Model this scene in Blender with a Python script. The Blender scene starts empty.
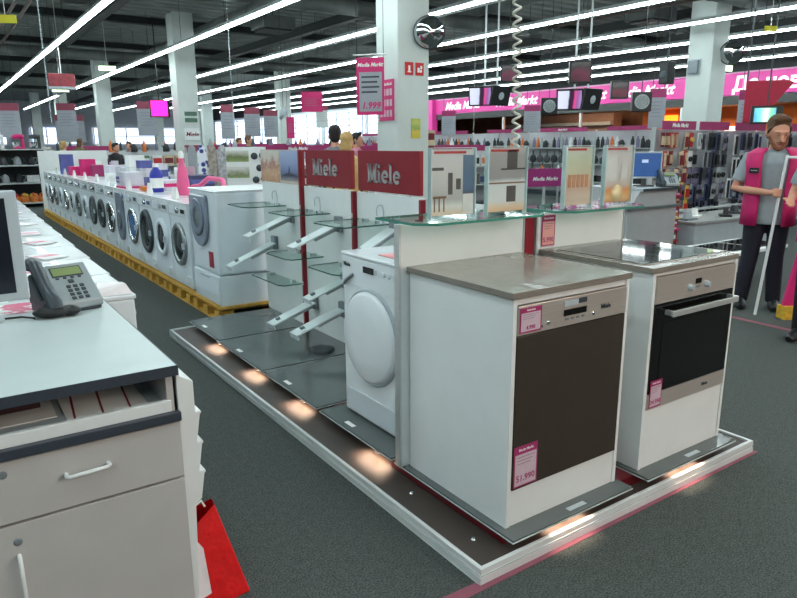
import bpy, math, random
from math import sin, cos, pi, radians as R
from mathutils import Vector, Matrix
random.seed(7)
S = bpy.context.scene
COL = S.collection

# ------------------------------------------------------------------ camera
F_PX, YAW, PITCH, ROLL = 660.66, 0.6008, 0.2304, -0.0054
cd = bpy.data.cameras.new('camera'); cam = bpy.data.objects.new('camera', cd); COL.objects.link(cam)
cd.sensor_fit = 'HORIZONTAL'; cd.sensor_width = 36.0; cd.lens = F_PX / 797 * 36.0; cd.clip_end = 200
fw = Vector((sin(YAW)*cos(PITCH), cos(YAW)*cos(PITCH), -sin(PITCH)))
rr = Vector((cos(YAW), -sin(YAW), 0)); uu = rr.cross(fw)
r2 = cos(ROLL)*rr + sin(ROLL)*uu; u2 = -sin(ROLL)*rr + cos(ROLL)*uu
cam.matrix_world = Matrix(((r2.x, u2.x, -fw.x, -1.6108), (r2.y, u2.y, -fw.y, -1.6134), (r2.z, u2.z, -fw.z, 1.53), (0, 0, 0, 1)))
S.camera = cam

# ------------------------------------------------------------------ world, exposure
w = bpy.data.worlds.new('world'); S.world = w; w.use_nodes = True
w.node_tree.nodes['Background'].inputs[0].default_value = (0.75, 0.85, 1.0, 1)
w.node_tree.nodes['Background'].inputs[1].default_value = 0.3
S.view_settings.view_transform = 'Standard'; S.view_settings.look = 'None'
S.view_settings.exposure = 0.85; S.view_settings.gamma = 1; S.view_settings.use_curve_mapping = False
LAMP_STRENGTH = 17.0
TINT = (228,245,246)
SPOT_W = .42
kl = bpy.data.lights.new('warm_entrance_light', 'AREA'); kl.shape = 'RECTANGLE'; kl.size = 5; kl.size_y = 2.0; kl.energy = 130; kl.color = (1, .80, .66)  # unseen warm area light, added to brighten the front faces
ko = bpy.data.objects.new('warm_entrance_light', kl); COL.objects.link(ko); ko.location = (3.2, -6.0, 3.4); ko.rotation_euler = (Vector((.7, .3, .9))-Vector(ko.location)).to_track_quat('-Z', 'Y').to_euler()

# ------------------------------------------------------------------ materials
def lin(c):
    return tuple((v/255/12.92 if v/255 <= .04045 else ((v/255+.055)/1.055)**2.4) for v in c)
MATS = {}
def mat(name, rgb=(128,128,128), rough=.5, metal=0., var=.06, scale=8., emit=None, es=0., trans=0., alpha=1., bump=0., coat=0., stretch=(1,1,1), ior=1.45):
    if name in MATS: return MATS[name]
    m = bpy.data.materials.new(name); m.use_nodes = True; nt = m.node_tree; n = nt.nodes; l = nt.links
    b = n['Principled BSDF']
    tc = n.new('ShaderNodeTexCoord'); mp = n.new('ShaderNodeMapping'); mp.inputs['Scale'].default_value = stretch
    no = n.new('ShaderNodeTexNoise'); no.inputs['Scale'].default_value = scale; no.inputs['Detail'].default_value = 4
    l.new(tc.outputs['Object'], mp.inputs[0]); l.new(mp.outputs[0], no.inputs['Vector'])
    cr = n.new('ShaderNodeValToRGB'); c = lin(rgb)
    cr.color_ramp.elements[0].position = .3; cr.color_ramp.elements[1].position = .7
    cr.color_ramp.elements[0].color = (*[max(0, v*(1-var)) for v in c], 1); cr.color_ramp.elements[1].color = (*[min(1, v*(1+var)) for v in c], 1)
    l.new(no.outputs[0], cr.inputs[0]); l.new(cr.outputs[0], b.inputs['Base Color'])
    b.inputs['Roughness'].default_value = rough; b.inputs['Metallic'].default_value = metal; b.inputs['IOR'].default_value = ior
    if coat: b.inputs['Coat Weight'].default_value = coat
    if trans: b.inputs['Transmission Weight'].default_value = trans
    if alpha < 1: b.inputs['Alpha'].default_value = alpha
    if emit: b.inputs['Emission Color'].default_value = (*lin(emit), 1); b.inputs['Emission Strength'].default_value = es
    if bump:
        bm = n.new('ShaderNodeBump'); bm.inputs['Strength'].default_value = bump; bm.inputs['Distance'].default_value = .01
        l.new(no.outputs[0], bm.inputs['Height']); l.new(bm.outputs[0], b.inputs['Normal'])
    MATS[name] = m; return m
def picture(name, stops, axis='Z', lo=0., hi=1., noise=.15, scale=9., rough=.3, emit=0., back=False):
    """a printed picture: colour bands along an object axis broken up by noise"""
    if name in MATS: return MATS[name]
    m = bpy.data.materials.new(name); m.use_nodes = True; nt = m.node_tree; n = nt.nodes; l = nt.links; b = n['Principled BSDF']
    tc = n.new('ShaderNodeTexCoord'); sp = n.new('ShaderNodeSeparateXYZ'); l.new(tc.outputs['Object'], sp.inputs[0])
    mr = n.new('ShaderNodeMapRange'); mr.inputs[1].default_value = lo; mr.inputs[2].default_value = hi
    l.new(sp.outputs[axis], mr.inputs[0])
    no = n.new('ShaderNodeTexNoise'); no.inputs['Scale'].default_value = scale; l.new(tc.outputs['Object'], no.inputs['Vector'])
    ad = n.new('ShaderNodeMath'); ad.operation = 'MULTIPLY_ADD'; ad.inputs[1].default_value = noise*2; l.new(no.outputs[0], ad.inputs[0])
    sb = n.new('ShaderNodeMath'); sb.operation = 'SUBTRACT'; sb.inputs[1].default_value = noise; l.new(mr.outputs[0], sb.inputs[0]); l.new(sb.outputs[0], ad.inputs[2])
    cr = n.new('ShaderNodeValToRGB'); l.new(ad.outputs[0], cr.inputs[0]); el = cr.color_ramp.elements
    while len(el) < len(stops): el.new(.5)
    for e, (p, c) in zip(el, stops): e.position = p; e.color = (*lin(c), 1)
    l.new(cr.outputs[0], b.inputs['Base Color']); b.inputs['Roughness'].default_value = rough
    if back:      # a thin backlit print also lets light through
        tl = n.new('ShaderNodeBsdfTranslucent'); l.new(cr.outputs[0], tl.inputs[0]); ms = n.new('ShaderNodeMixShader'); ms.inputs[0].default_value = .5
        l.new(b.outputs[0], ms.inputs[1]); l.new(tl.outputs[0], ms.inputs[2]); l.new(ms.outputs[0], n['Material Output'].inputs[0])
    if emit: l.new(cr.outputs[0], b.inputs['Emission Color']); b.inputs['Emission Strength'].default_value = emit
    MATS[name] = m; return m

WHITE = mat('white_laminate', (222,226,226), .35, var=.02)
ENAMEL = mat('white_enamel', (222,228,232), .25, var=.02, coat=.3)
ENAMEL2 = mat('white_enamel_matte', (205,214,220), .4, var=.03)
GREYTOP = mat('grey_worktop', (128,122,114), .18, var=.05, scale=20)
PLATE = mat('grey_painted_glass', (92,98,98), .12, var=.04)
GEDGE = mat('pale_glass_edge', (200,214,214), .2)
DKFLOOR = mat('dark_plinth_floor', (66,58,54), .5, var=.1)
ALU = mat('brushed_aluminium', (205,208,208), .3, .6, var=.04, stretch=(1,1,12))
RIM = mat('white_metal_rim', (215,220,220), .3, .15, var=.04)
STEEL = mat('stainless_steel', (204,195,188), .3, .6, var=.05, stretch=(1,1,30))
MAROON = mat('maroon_lacquer', (96,12,24), .3, var=.06)
RED = mat('signal_red', (132,24,38), .4, var=.05)
BROWN = mat('dark_brown_glass', (60,52,46), .12, var=.05)
BLACK = mat('black_glass', (8,8,9), .05, var=.1)
BLK = mat('black_plastic', (22,24,26), .4, var=.1)
DGREY = mat('dark_grey_plastic', (54,62,68), .45, var=.08)
MGREY = mat('mid_grey_plastic', (120,128,134), .4, var=.05)
LGREY = mat('light_grey_plastic', (172,182,188), .35, var=.04)
PINK = mat('magenta_card', (206,32,112), .5, var=.05)
PINK2 = mat('dusky_magenta_card', (156,44,98), .5, var=.06)
PAPER = mat('white_paper', (232,232,230), .6, var=.03)
TAPE = mat('faded_pink_tape', (136,76,92), .7, var=.12)
GREYD = mat('grey_desk_front', (184,182,180), .4, var=.03)
EDGE = mat('blue_grey_edge_band', (54,62,72), .4, var=.06)
TOPW = mat('pale_blue_white_top', (186,197,198), .35, var=.02)
CHROME = mat('chrome', (220,224,228), .12, 1., var=.02)
WHMET = mat('white_powder_coat', (206,214,216), .4, var=.03)
WOOD = mat('yellow_pine', (196,150,62), .7, var=.25, scale=14, stretch=(1,6,1), bump=.2)
DKWOOD = mat('dull_pine', (120,96,52), .8, var=.3, scale=14)
CONC = mat('painted_pillar', (196,204,200), .6, var=.03, scale=3)
CEIL = mat('ceiling_deck', (128,136,132), .7, var=.15, scale=2)
DUCT = mat('galvanised_duct', (96,102,100), .6, .3, var=.2, scale=3)
DARKM = mat('dark_steel_beam', (44,48,48), .7, var=.15)
SKIN = mat('skin', (196,142,118), .55, var=.05)
HAIR = mat('brown_hair', (92,66,46), .7, var=.25, scale=40)
def thin(name, rgb, ior, rough=.03):
    m = bpy.data.materials.new(name); m.use_nodes = True; nt = m.node_tree; n = nt.nodes; l = nt.links; n.remove(n['Principled BSDF'])
    a = n.new('ShaderNodeBsdfTransparent'); a.inputs[0].default_value = (*lin(rgb), 1); g = n.new('ShaderNodeBsdfGlossy'); g.inputs['Roughness'].default_value = rough
    no = n.new('ShaderNodeTexNoise'); no.inputs['Scale'].default_value = 6; mr = n.new('ShaderNodeMapRange'); mr.inputs[3].default_value = rough*.6; mr.inputs[4].default_value = rough*1.6
    l.new(no.outputs[0], mr.inputs[0]); l.new(mr.outputs[0], g.inputs['Roughness'])
    lw = n.new('ShaderNodeLayerWeight'); lw.inputs[0].default_value = .5; pw = n.new('ShaderNodeMath'); pw.operation = 'POWER'; pw.inputs[1].default_value = 5; l.new(lw.outputs['Facing'], pw.inputs[0]); f = n.new('ShaderNodeMath'); f.operation = 'MULTIPLY_ADD'; f.inputs[1].default_value = .55; f.inputs[2].default_value = (ior-1)*.25; l.new(pw.outputs[0], f.inputs[0]); x = n.new('ShaderNodeMixShader')
    l.new(f.outputs[0], x.inputs[0]); l.new(a.outputs[0], x.inputs[1]); l.new(g.outputs[0], x.inputs[2]); l.new(x.outputs[0], n['Material Output'].inputs[0]); return m
GLASSM = thin('clear_glass', (236,246,242), 1.10)
ACRYL = thin('clear_acrylic', (250,252,252), 1.10)
GREENED = mat('green_glass_edge', (70,140,125), .15, var=.08)

# ------------------------------------------------------------------ builders
class MB:
    def __init__(s): s.v = []; s.f = []; s.m = []; s.sm = []
    def add(s, vs, fs, mi=0, smooth=False):
        k = len(s.v); s.v += [tuple(v) for v in vs]
        for f in fs: s.f.append(tuple(i+k for i in f)); s.m.append(mi); s.sm.append(smooth)
        return s
    def box(s, x0, x1, y0, y1, z0, z1, mi=0):
        if x0 > x1: x0, x1 = x1, x0
        if y0 > y1: y0, y1 = y1, y0
        if z0 > z1: z0, z1 = z1, z0
        return s.add([(x0,y0,z0),(x1,y0,z0),(x1,y1,z0),(x0,y1,z0),(x0,y0,z1),(x1,y0,z1),(x1,y1,z1),(x0,y1,z1)],
              [(0,3,2,1),(4,5,6,7),(0,1,5,4),(1,2,6,5),(2,3,7,6),(3,0,4,7)], mi)
    def prism(s, pts, axis, a, b, mi=0):
        """polygon pts in the plane across axis, swept from a to b"""
        def P(p, t): return {'x': (t,p[0],p[1]), 'y': (p[0],t,p[1]), 'z': (p[0],p[1],t)}[axis]
        n = len(pts); vs = [P(p,a) for p in pts] + [P(p,b) for p in pts]
        return s.add(vs, [tuple(range(n))[::-1], tuple(range(n,2*n))] + [(i,(i+1)%n,(i+1)%n+n,i+n) for i in range(n)], mi)
    def ring(s, c, axis, prof, seg=28, mi=0, smooth=True, cap=True):
        """lathe: prof = list of (radius, offset along axis)"""
        c = Vector(c); A = Vector(axis).normalized(); U = A.orthogonal().normalized(); V = A.cross(U)
        vs = []; n = len(prof)
        for i in range(seg):
            t = 2*pi*i/seg
            for r, h in prof: vs.append(c + A*h + (U*cos(t)+V*sin(t))*r)
        fs = []
        for i in range(seg):
            j = (i+1) % seg
            for k in range(n-1): fs.append((i*n+k, j*n+k, j*n+k+1, i*n+k+1))
        s.add(vs, fs, mi, smooth)
        if cap and prof[0][0] > 1e-5: s.add([vs[i*n] for i in range(seg)], [tuple(range(seg))[::-1]], mi)
        if cap and prof[-1][0] > 1e-5: s.add([vs[i*n+n-1] for i in range(seg)], [tuple(range(seg))], mi)
        return s
    def cyl(s, a, b, r, seg=14, mi=0, r2=None):
        a = Vector(a); b = Vector(b); return s.ring(a, b-a, [(r,0),(r if r2 is None else r2,(b-a).length)], seg, mi)
    def tube(s, pts, r, seg=8, mi=0, flat=None):
        pts = [Vector(p) for p in pts]; n = len(pts); rs = r if isinstance(r, (list,tuple)) else [r]*n
        T = [(pts[min(i+1,n-1)]-pts[max(i-1,0)]).normalized() for i in range(n)]
        U = T[0].orthogonal().normalized()
        if flat: U = Vector(flat); U = (U - T[0]*U.dot(T[0])).normalized()
        vs = []
        for i in range(n):
            U = (U - T[i]*U.dot(T[i])).normalized(); V = T[i].cross(U)
            ru, rv = rs[i] if isinstance(rs[i], (list,tuple)) else (rs[i], rs[i])
            for k in range(seg):
                t = 2*pi*k/seg; vs.append(pts[i] + U*cos(t)*ru + V*sin(t)*rv)
        fs = [(i*seg+k, i*seg+(k+1)%seg, (i+1)*seg+(k+1)%seg, (i+1)*seg+k) for i in range(n-1) for k in range(seg)]
        s.add(vs, fs, mi, True); s.add(vs[:seg], [tuple(range(seg))[::-1]], mi, True); s.add(vs[-seg:], [tuple(range(seg))], mi, True)
        return s
    def ball(s, c, rx, ry=None, rz=None, mi=0, seg=14, rings=9):
        ry = rx if ry is None else ry; rz = rx if rz is None else rz; c = Vector(c); vs = []
        for j in range(rings+1):
            p = pi*j/rings
            for i in range(seg):
                t = 2*pi*i/seg; vs.append((c.x+rx*sin(p)*cos(t), c.y+ry*sin(p)*sin(t), c.z-rz*cos(p)))
        fs = [(j*seg+i, j*seg+(i+1)%seg, (j+1)*seg+(i+1)%seg, (j+1)*seg+i) for j in range(rings) for i in range(seg)]
        return s.add(vs, fs, mi, True)
    def build(s, name, mats, parent=None, bevel=0, label=None, world=False, **kw):
        if not isinstance(mats, (list,tuple)): mats = [mats]
        o0 = Vector((0,0,0))
        if world and parent is not None: o0 = parent.location if parent.parent is None else parent.parent.location
        me = bpy.data.meshes.new(name); me.from_pydata([(v[0]-o0.x, v[1]-o0.y, v[2]-o0.z) for v in s.v], [], s.f)
        for m in mats: me.materials.append(m)
        for p, mi, sm in zip(me.polygons, s.m, s.sm): p.material_index = mi; p.use_smooth = sm
        me.update()
        o = bpy.data.objects.new(name, me); COL.objects.link(o)
        if parent is not None: o.parent = parent
        if bevel:
            b = o.modifiers.new('bevel', 'BEVEL'); b.width = bevel; b.segments = 2; b.limit_method = 'ANGLE'; b.angle_limit = R(50)
        if label: o['label'] = label
        return o
def B(*a): return MB().box(*a)
def tag(o, label, cat=None, group=None, kind=None):
    o['label'] = label
    if cat: o['category'] = cat
    if group: o['group'] = group
    if kind: o['kind'] = kind
    return o
def T(name, label, cat, loc=(0,0,0), rz=0, group=None):
    o = bpy.data.objects.new(name, None); COL.objects.link(o); o.location = loc; o.rotation_euler = (0,0,rz)
    o.empty_display_size = .1
    return tag(o, label, cat, group)
def struct(name, mb, m, label=None, bevel=0):
    o = mb.build(name, m, bevel=bevel); o['kind'] = 'structure'
    if label: o['label'] = label
    return o
def dup(root, loc=None, rz=None, label=None, group=None):
    def cp(o, par):
        c = o.copy(); COL.objects.link(c); c.parent = par
        for ch in list(o.children): cp(ch, c)
        return c
    r = cp(root, None)
    if loc is not None: r.location = loc
    if rz is not None: r.rotation_euler = (0,0,rz)
    if label: r['label'] = label
    if group: r['group'] = group
    return r
def text(name, s, size, m, parent, loc, rot=(pi/2,0,0), off=0., shear=0., ext=.002, align='CENTER', sx=1., world=False):
    cu = bpy.data.curves.new(name, 'FONT'); cu.body = s; cu.size = size; cu.extrude = ext; cu.offset = off; cu.shear = shear
    cu.align_x = align; cu.align_y = 'CENTER'; cu.resolution_u = 2
    t = bpy.data.objects.new('tmp', cu); COL.objects.link(t); dg = bpy.context.evaluated_depsgraph_get()
    me = bpy.data.meshes.new_from_object(t.evaluated_get(dg)); COL.objects.unlink(t); bpy.data.objects.remove(t)
    me.materials.clear(); me.materials.append(m)
    o = bpy.data.objects.new(name, me); COL.objects.link(o); o.parent = parent
    l = Vector(loc)
    if world: l = l - (parent.location if parent.parent is None else parent.parent.location)
    o.location = l; o.rotation_euler = rot; o.scale = (sx,1,1)
    return o
FX = (pi/2, 0, -pi/2)      # lettering that faces -X
FY = (pi/2, 0, 0)          # lettering that faces -Y

# ================================================================== THE SETTING
def carpet():
    m = bpy.data.materials.new('grey_green_carpet'); m.use_nodes = True; nt = m.node_tree; n = nt.nodes; l = nt.links; b = n['Principled BSDF']
    tc = n.new('ShaderNodeTexCoord')
    a = n.new('ShaderNodeTexNoise'); a.inputs['Scale'].default_value = 150; a.inputs['Detail'].default_value = 3
    c = n.new('ShaderNodeTexNoise'); c.inputs['Scale'].default_value = 30; c.inputs['Detail'].default_value = 6
    l.new(tc.outputs['Object'], a.inputs['Vector']); l.new(tc.outputs['Object'], c.inputs['Vector'])
    mx = n.new('ShaderNodeMix'); mx.data_type = 'FLOAT'; mx.inputs[0].default_value = .16; l.new(a.outputs[0], mx.inputs[2]); l.new(c.outputs[0], mx.inputs[3])
    cr = n.new('ShaderNodeValToRGB'); cr.color_ramp.elements[0].position = .38; cr.color_ramp.elements[1].position = .62
    cr.color_ramp.elements[0].color = (*lin((42,48,46)), 1); cr.color_ramp.elements[1].color = (*lin((84,91,88)), 1)
    l.new(mx.outputs[0], cr.inputs[0]); l.new(cr.outputs[0], b.inputs['Base Color']); b.inputs['Roughness'].default_value = .95
    bm = n.new('ShaderNodeBump'); bm.inputs['Strength'].default_value = .35; bm.inputs['Distance'].default_value = .004
    l.new(a.outputs[0], bm.inputs['Height']); l.new(bm.outputs[0], b.inputs['Normal'])
    return m
struct('floor', B(-14, 30, -10, 62, -.1, 0), carpet())
ceil = MB(); y = -10.0; pts = [(-10, 5.5)]
while y < 62:
    pts += [(y, 5.15), (y+.22, 5.15), (y+.27, 5.24), (y+.43, 5.24), (y+.48, 5.15)]; y += .48
pts += [(y, 5.5)]
n = len(pts)
ceil.add([(-14, p[0], p[1]) for p in pts] + [(30, p[0], p[1]) for p in pts], [(i, i+1, i+1+n, i+n) for i in range(1, n-2)])
struct('ceiling', ceil, CEIL)
struct('wall_left', B(-14.3, -14, -10, 62, 0, 5.3), mat('wall_paint_grey', (150,156,156), .7))
struct('wall_back', B(-14, 30, 62, 62.3, 0, 5.3), mat('wall_paint_white', (214,220,222), .7))
struct('wall_front', B(-14, 30, -10.3, -10, 0, 5.3), mat('wall_paint_white', (214,220,222), .7))
struct('wall_far_right', B(30, 30.3, -10, 62, 0, 5.3), mat('wall_paint_beige', (170,140,110), .7))
# the wall on the right at X = 20: open to the mall passage up to 2.75 m for Y < 30, solid beyond it
struct('wall_right', MB().box(20.1, 20.35, 27.0, 62, 0, 5.3).box(20.1, 20.35, -10, 27.0, 2.75, 5.3), mat('wall_paint_white', (214,220,222), .7))
struct('wall_upper_right', B(20.04, 20.1, -10, 62, 3.74, 5.15), mat('dark_upper_wall', (58,60,62), .8))
struct('trim_1', MB().box(20.02, 20.1, -4, 27, 2.72, 2.98), mat('dark_shutter_box', (74,76,74), .6))
# steel frame posts between the shop and the passage
for i, yy in enumerate((-1, 3.5, 8, 12.5, 17, 21.5, 26.6)):
    struct('trim_%d' % (i+2), B(20.12, 20.22, yy, yy+.09, 0, 2.72), ALU)
# bright back-lit windows high in the right wall, far away
GLOWM = mat('bright_window_glass', (225,232,245), .3, emit=(214,226,250), es=1.15)
k = 0
for y0, y1 in ((28.5, 33.0), (33.6, 38.4), (39.2, 44.5), (45.2, 50.5), (51.2, 59.5)):
    k += 1
    mb = MB().box(20.0, 20.09, y0, y1, 1.6, 3.55, 0)
    z = 1.9
    while z < 3.5: mb.box(19.96, 20.0, y0, y1, z, z+.05, 1); z += .38
    yy = y0
    while yy < y1+.01: mb.box(19.95, 20.0, yy, yy+.07, 1.6, 3.55, 1); yy += (y1-y0)/3
    struct('window_%d' % k, mb, [GLOWM, mat('window_bar_grey', (176,184,196), .5)])
for x0, x1 in ((-4.5, -1.0), (0.5, 3.4), (5.2, 8.6), (10, 18)):  # same added glow for the bright white bits of the back wall
    k += 1
    mb = MB().box(x0, x1, 61.9, 62.0, 1.7, 3.0, 0)
    xx = x0
    while xx < x1+.01: mb.box(xx, xx+.08, 61.85, 61.9, 1.7, 3.0, 1); xx += (x1-x0)/3
    mb.box(x0, x1, 61.85, 61.9, 2.3, 2.36, 1)
    struct('window_%d' % k, mb, [GLOWM, mat('window_bar_grey', (176,184,196), .5)])

# pillars on an 8.4 x 11.2 m grid
PX = (4.38, 12.76); PY = (7.12, 18.3, 29.6, 41.0, 52.3)
for i, x in enumerate(PX):
    for j, yy in enumerate(PY):
        o = struct('trim_%d' % (20+i*5+j), B(x, x+.6, yy, yy+.6, 0, 5.3), CONC, bevel=.02)
        o['label'] = 'square white painted concrete pillar'
# roof beams, ducts and pipes
k = 40
for yy in (2.4, 8.2, 13.6, 19.4, 25, 31, 38, 46):
    struct('trim_%d' % k, MB().box(-14, 20, yy, yy+.16, 4.98, 5.14).box(-14, 20, yy-.06, yy+.22, 4.95, 4.99), DARKM); k += 1
for x in (-3.2, 2.3, 7.9, 15.2):
    struct('trim_%d' % k, MB().box(x, x+.14, -10, 62, 4.72, 4.95).box(x-.05, x+.19, -10, 62, 4.70, 4.73), DARKM); k += 1
def duct(name, a, b, r, label, m=DUCT):
    mb = MB().cyl(a, b, r, 20); a = Vector(a); b = Vector(b); L = (b-a).length; d = (b-a)/L; t = .6
    while t < L: mb.cyl(a+d*t, a+d*(t+.05), r+.012, 20); t += 1.2
    o = mb.build(name, m); tag(o, label, 'duct'); return o
duct('air_duct', (5.4, -6, 4.78), (5.4, 45, 4.78), .16, 'round grey air duct running away above the near pillar')
duct('air_duct', (9.9, -6, 4.76), (9.9, 45, 4.76), .18, 'fat round air duct running away between the two near pillars')
duct('air_duct', (2.6, 6.6, 4.42), (15, 6.6, 4.42), .12, 'grey air duct crossing the ceiling in front of the two near pillars')
duct('air_duct', (-4, 11.4, 4.36), (16, 11.4, 4.36), .16, 'long grey duct crossing the ceiling beyond the near pillar')
duct('air_duct', (-8, 22.4, 4.36), (18, 22.4, 4.36), .16, 'grey duct crossing the ceiling beyond the second left pillar')
for x in (0.2, 0.45, 12.0, 17.6):
    o = MB().cyl((x, -8, 4.45), (x, 50, 4.45), .035, 10).build('ceiling_pipe', mat('dull_red_brown_pipe', (84,70,66), .5)); tag(o, 'thin dark sprinkler pipe running the length of the ceiling', 'pipe', 'sprinkler pipes')
def tray(x, y0, y1, z, label):
    mb = MB().box(x, x+.02, y0, y1, z, z+.07).box(x+.3, x+.32, y0, y1, z, z+.07); y = y0
    while y < y1: mb.box(x+.02, x+.3, y, y+.03, z+.005, z+.02); y += .4
    tag(mb.build('cable_tray', ALU), label, 'cable tray')
tray(7.0, -4, 40, 4.06, 'ladder cable tray above the displays, right of the near pillar')
tray(-1.9, 4, 40, 4.06, 'ladder cable tray at the far left of the ceiling')
for i, (x, yy) in enumerate([(2.4, 9.4), (4.55, 9.9), (1.4, 14.5), (6.4, 9.8), (8.5, 5.0), (10.75, 4.8), (8.5, 13.0), (-.6, 14.0), (6.4, 16), (13.9, 9.6)]):
    mb = MB().box(x-.45, x+.45, yy-.45, yy+.45, 4.55, 4.85).box(x-.38, x+.38, yy-.38, yy+.38, 4.5, 4.56, 1).box(x-.02,x+.02,yy-.02,yy+.02,4.85,5.14)
    for q in range(5): mb.box(x-.35, x+.35, yy-.33+q*.15, yy-.29+q*.15, 4.485, 4.5, 0)
    tag(mb.build('ceiling_fan_coil', [DUCT, BLK], bevel=.01), 'square grey air unit hung under the dark ceiling', 'air conditioner', 'air units under the ceiling')

# continuous strip lights, all parallel, 3.9 m up
TUBE = mat('glowing_tube', (255,255,255), .4, emit=TINT, es=LAMP_STRENGTH)
ROWS = [(-6.6,-6,30), (-4.0,-6,30), (-1.4,-6,30), (1.15,-4,46), (3.73,-4,50), (6.5,-3,50), (9.05,-3,50), (11.6,-3,50), (14.05,-3,50), (16.4,-3,48), (18.6,-3,44)]  # the three leftmost rows are out of view, added for their light
ORD = ['third beyond the left edge', 'second beyond the left edge', 'first beyond the left edge', 'leftmost in view, running to the top left', 'second from the left, crossing above the left pillar', 'third from the left, passing behind the near pillar', 'fourth from the left', 'fifth from the left', 'sixth from the left', 'seventh from the left', 'eighth from the left, close above the magenta banner']
for (x, y0, y1), od in zip(ROWS, ORD):
    t = T('strip_light', 'long white fluorescent strip light, ' + od, 'ceiling light', (x, y0, 3.9), 0, 'parallel strip lights')
    L = y1-y0; gap = None
    hb = MB().prism([(-.05,.09),(.05,.09),(.065,.03),(.05,.022),(-.05,.022),(-.065,.03)], 'y', 0, L)
    hb.build('housing', WHMET, t)
    tb = MB(); segs = [(0, L)]
    if abs(x-3.73) < .01: segs = [(0, 34.5), (39.5, L)]
    for a, b in segs: tb.box(-.045, .045, a, b, -.012, .021)
    tb.build('tube', TUBE, t)
    y = 1.5
    wires = MB()
    while y < L:
        wires.cyl((0,y,.09), (0,y,1.24), .005, 6); y += 3.0
    o = wires.build('suspension_wires', DARKM, t); o['kind'] = 'stuff'

# ------------------------------------------------------------------ the mall passage seen through the opening
struct('wall_passage', MB().box(26, 26.2, -10, 8.2, 0, 4.0).box(26, 26.2, 12.5, 62, 0, 4.0), mat('passage_brown_wall', (132,92,72), .6, var=.3, scale=1.5))
struct('ceiling_passage', B(20.35, 30, -10, 62, 3.9, 4.05), mat('passage_soffit', (150,140,128), .7))
KI = T('mall_kiosk', 'orange lit shop front beyond the opening, left of the right-hand pillar', 'kiosk', (24.5, 14.5, 0))
MB().box(0, 1.2, -3.2, 3.2, 0, 1.1).build('counter', mat('orange_brown_wood', (170,98,44), .4, var=.2), KI, bevel=.02)
MB().box(.9, 1.2, -3.4, 3.4, 1.1, 3.2).build('back_wall', mat('orange_wall', (190,110,52), .6, var=.25, scale=1.2), KI)
MB().box(-.2, 1.2, -3.5, 3.5, 2.95, 3.3).build('canopy', mat('cream_canopy', (214,188,150), .6), KI, bevel=.02)
MB().box(.8, .9, 1.6, 2.3, 1.3, 2.7).build('lit_panel', mat('orange_lamp', (255,140,40), .5, emit=(255,120,30), es=2.2), KI, bevel=.02)
MB().box(.8, .9, -1.9, -.6, 1.85, 2.15).build('lit_sign', mat('pink_white_lamp', (255,220,210), .5, emit=(255,190,180), es=2.4), KI, bevel=.01)
KI2 = T('mall_kiosk', 'dark red lit shop front beyond the opening, behind the standing salesman', 'kiosk', (24.5, 6.2, 0))
MB().box(0, 1.2, -2.6, 2.6, 0, 1.1).build('counter', mat('dark_red_panel', (130,26,24), .4, var=.2), KI2, bevel=.02)
MB().box(.9, 1.2, -3.0, 3.0, 1.1, 3.2).build('back_wall', mat('dark_red_wall', (150,34,26), .5, var=.25, scale=1.5), KI2)
MB().box(.8, .9, -1.7, -1.0, 1.8, 2.1).build('lit_sign', mat('yellow_lamp', (255,200,60), .5, emit=(255,190,40), es=2.2), KI2, bevel=.01)
MB().box(-.2, 1.2, -3.2, 3.2, 2.9, 3.2).build('canopy', mat('tan_canopy', (170,120,80), .6), KI2, bevel=.02)
KI3 = T('mall_kiosk', 'brown panelled shop front far beyond the opening, right of the near pillar', 'kiosk', (24.0, 22.5, 0))
MB().box(.6, 1.2, -3.6, 3.6, 0, 2.9).build('back_wall', mat('taupe_panel', (150,118,104), .5, var=.1), KI3)
MB().box(.4, .6, -3.6, 3.6, 2.35, 2.5).build('rail', mat('grey_rail', (180,184,184), .4), KI3)
MB().box(.52, .6, -.4, .4, 1.75, 2.0).build('sign_plate', mat('dark_red_panel', (130,26,24), .4), KI3)
lt = T('passage_light', 'warm lamp over the passage beyond the opening', 'lamp', (22.8, 12, 3.6))
MB().box(-.3,.3,-9,9,.1,.2).build('housing', WHMET, lt)
MB().box(-.2,.2,-8.8,8.8,.06,.1).build('diffuser', mat('warm_diffuser', (255,240,220), .5, emit=(255,226,190), es=9), lt)

# magenta fascia banner along the right-hand opening
BX = 19.98
bn = T('fascia_banner', 'long magenta banner with white lettering above the opening to the passage', 'banner', (BX, 5, 3.0))
BM = mat('magenta_fascia', (214,64,152), .4, var=.03, emit=(214,64,152), es=.12)
MB().box(0, .1, -7, 21.6, .0, .68).build('panel', BM, bn, bevel=.01)
MB().box(-.02, .1, -7, 21.6, .68, .72).build('top_rail', mat('pale_pink_rail', (226,160,200), .4), bn)
WL = mat('white_lettering', (245,240,245), .4, emit=(255,255,255), es=.25)
text('lettering', 'До нового', .62, WL, bn, (-.03, 5.7, .32), FX, off=.02, sx=1.0, align='LEFT')
text('lettering', 'Media Markt', .5, WL, bn, (-.03, 9.1, .34), FX, off=.015, shear=.35)
text('lettering', 'Media Markt', .5, WL, bn, (-.03, 12.0, .34), FX, off=.015, shear=.35)
text('lettering', 'Media Markt', .5, WL, bn, (-.03, 15.6, .34), FX, off=.015, shear=.35)
text('lettering', 'Media Markt', .5, WL, bn, (-.03, 19.3, .34), FX, off=.015, shear=.35)
bn2 = T('entrance_column', 'magenta column closing the far end of the magenta banner', 'column', (19.75, 26.4, 0))
MB().box(0, .34, 0, 1.1, 0, 3.72).build('shaft', BM, bn2, bevel=.02)
MB().box(-.03, .37, -.03, 1.13, 0, .1).build('foot', DGREY, bn2)

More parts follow.
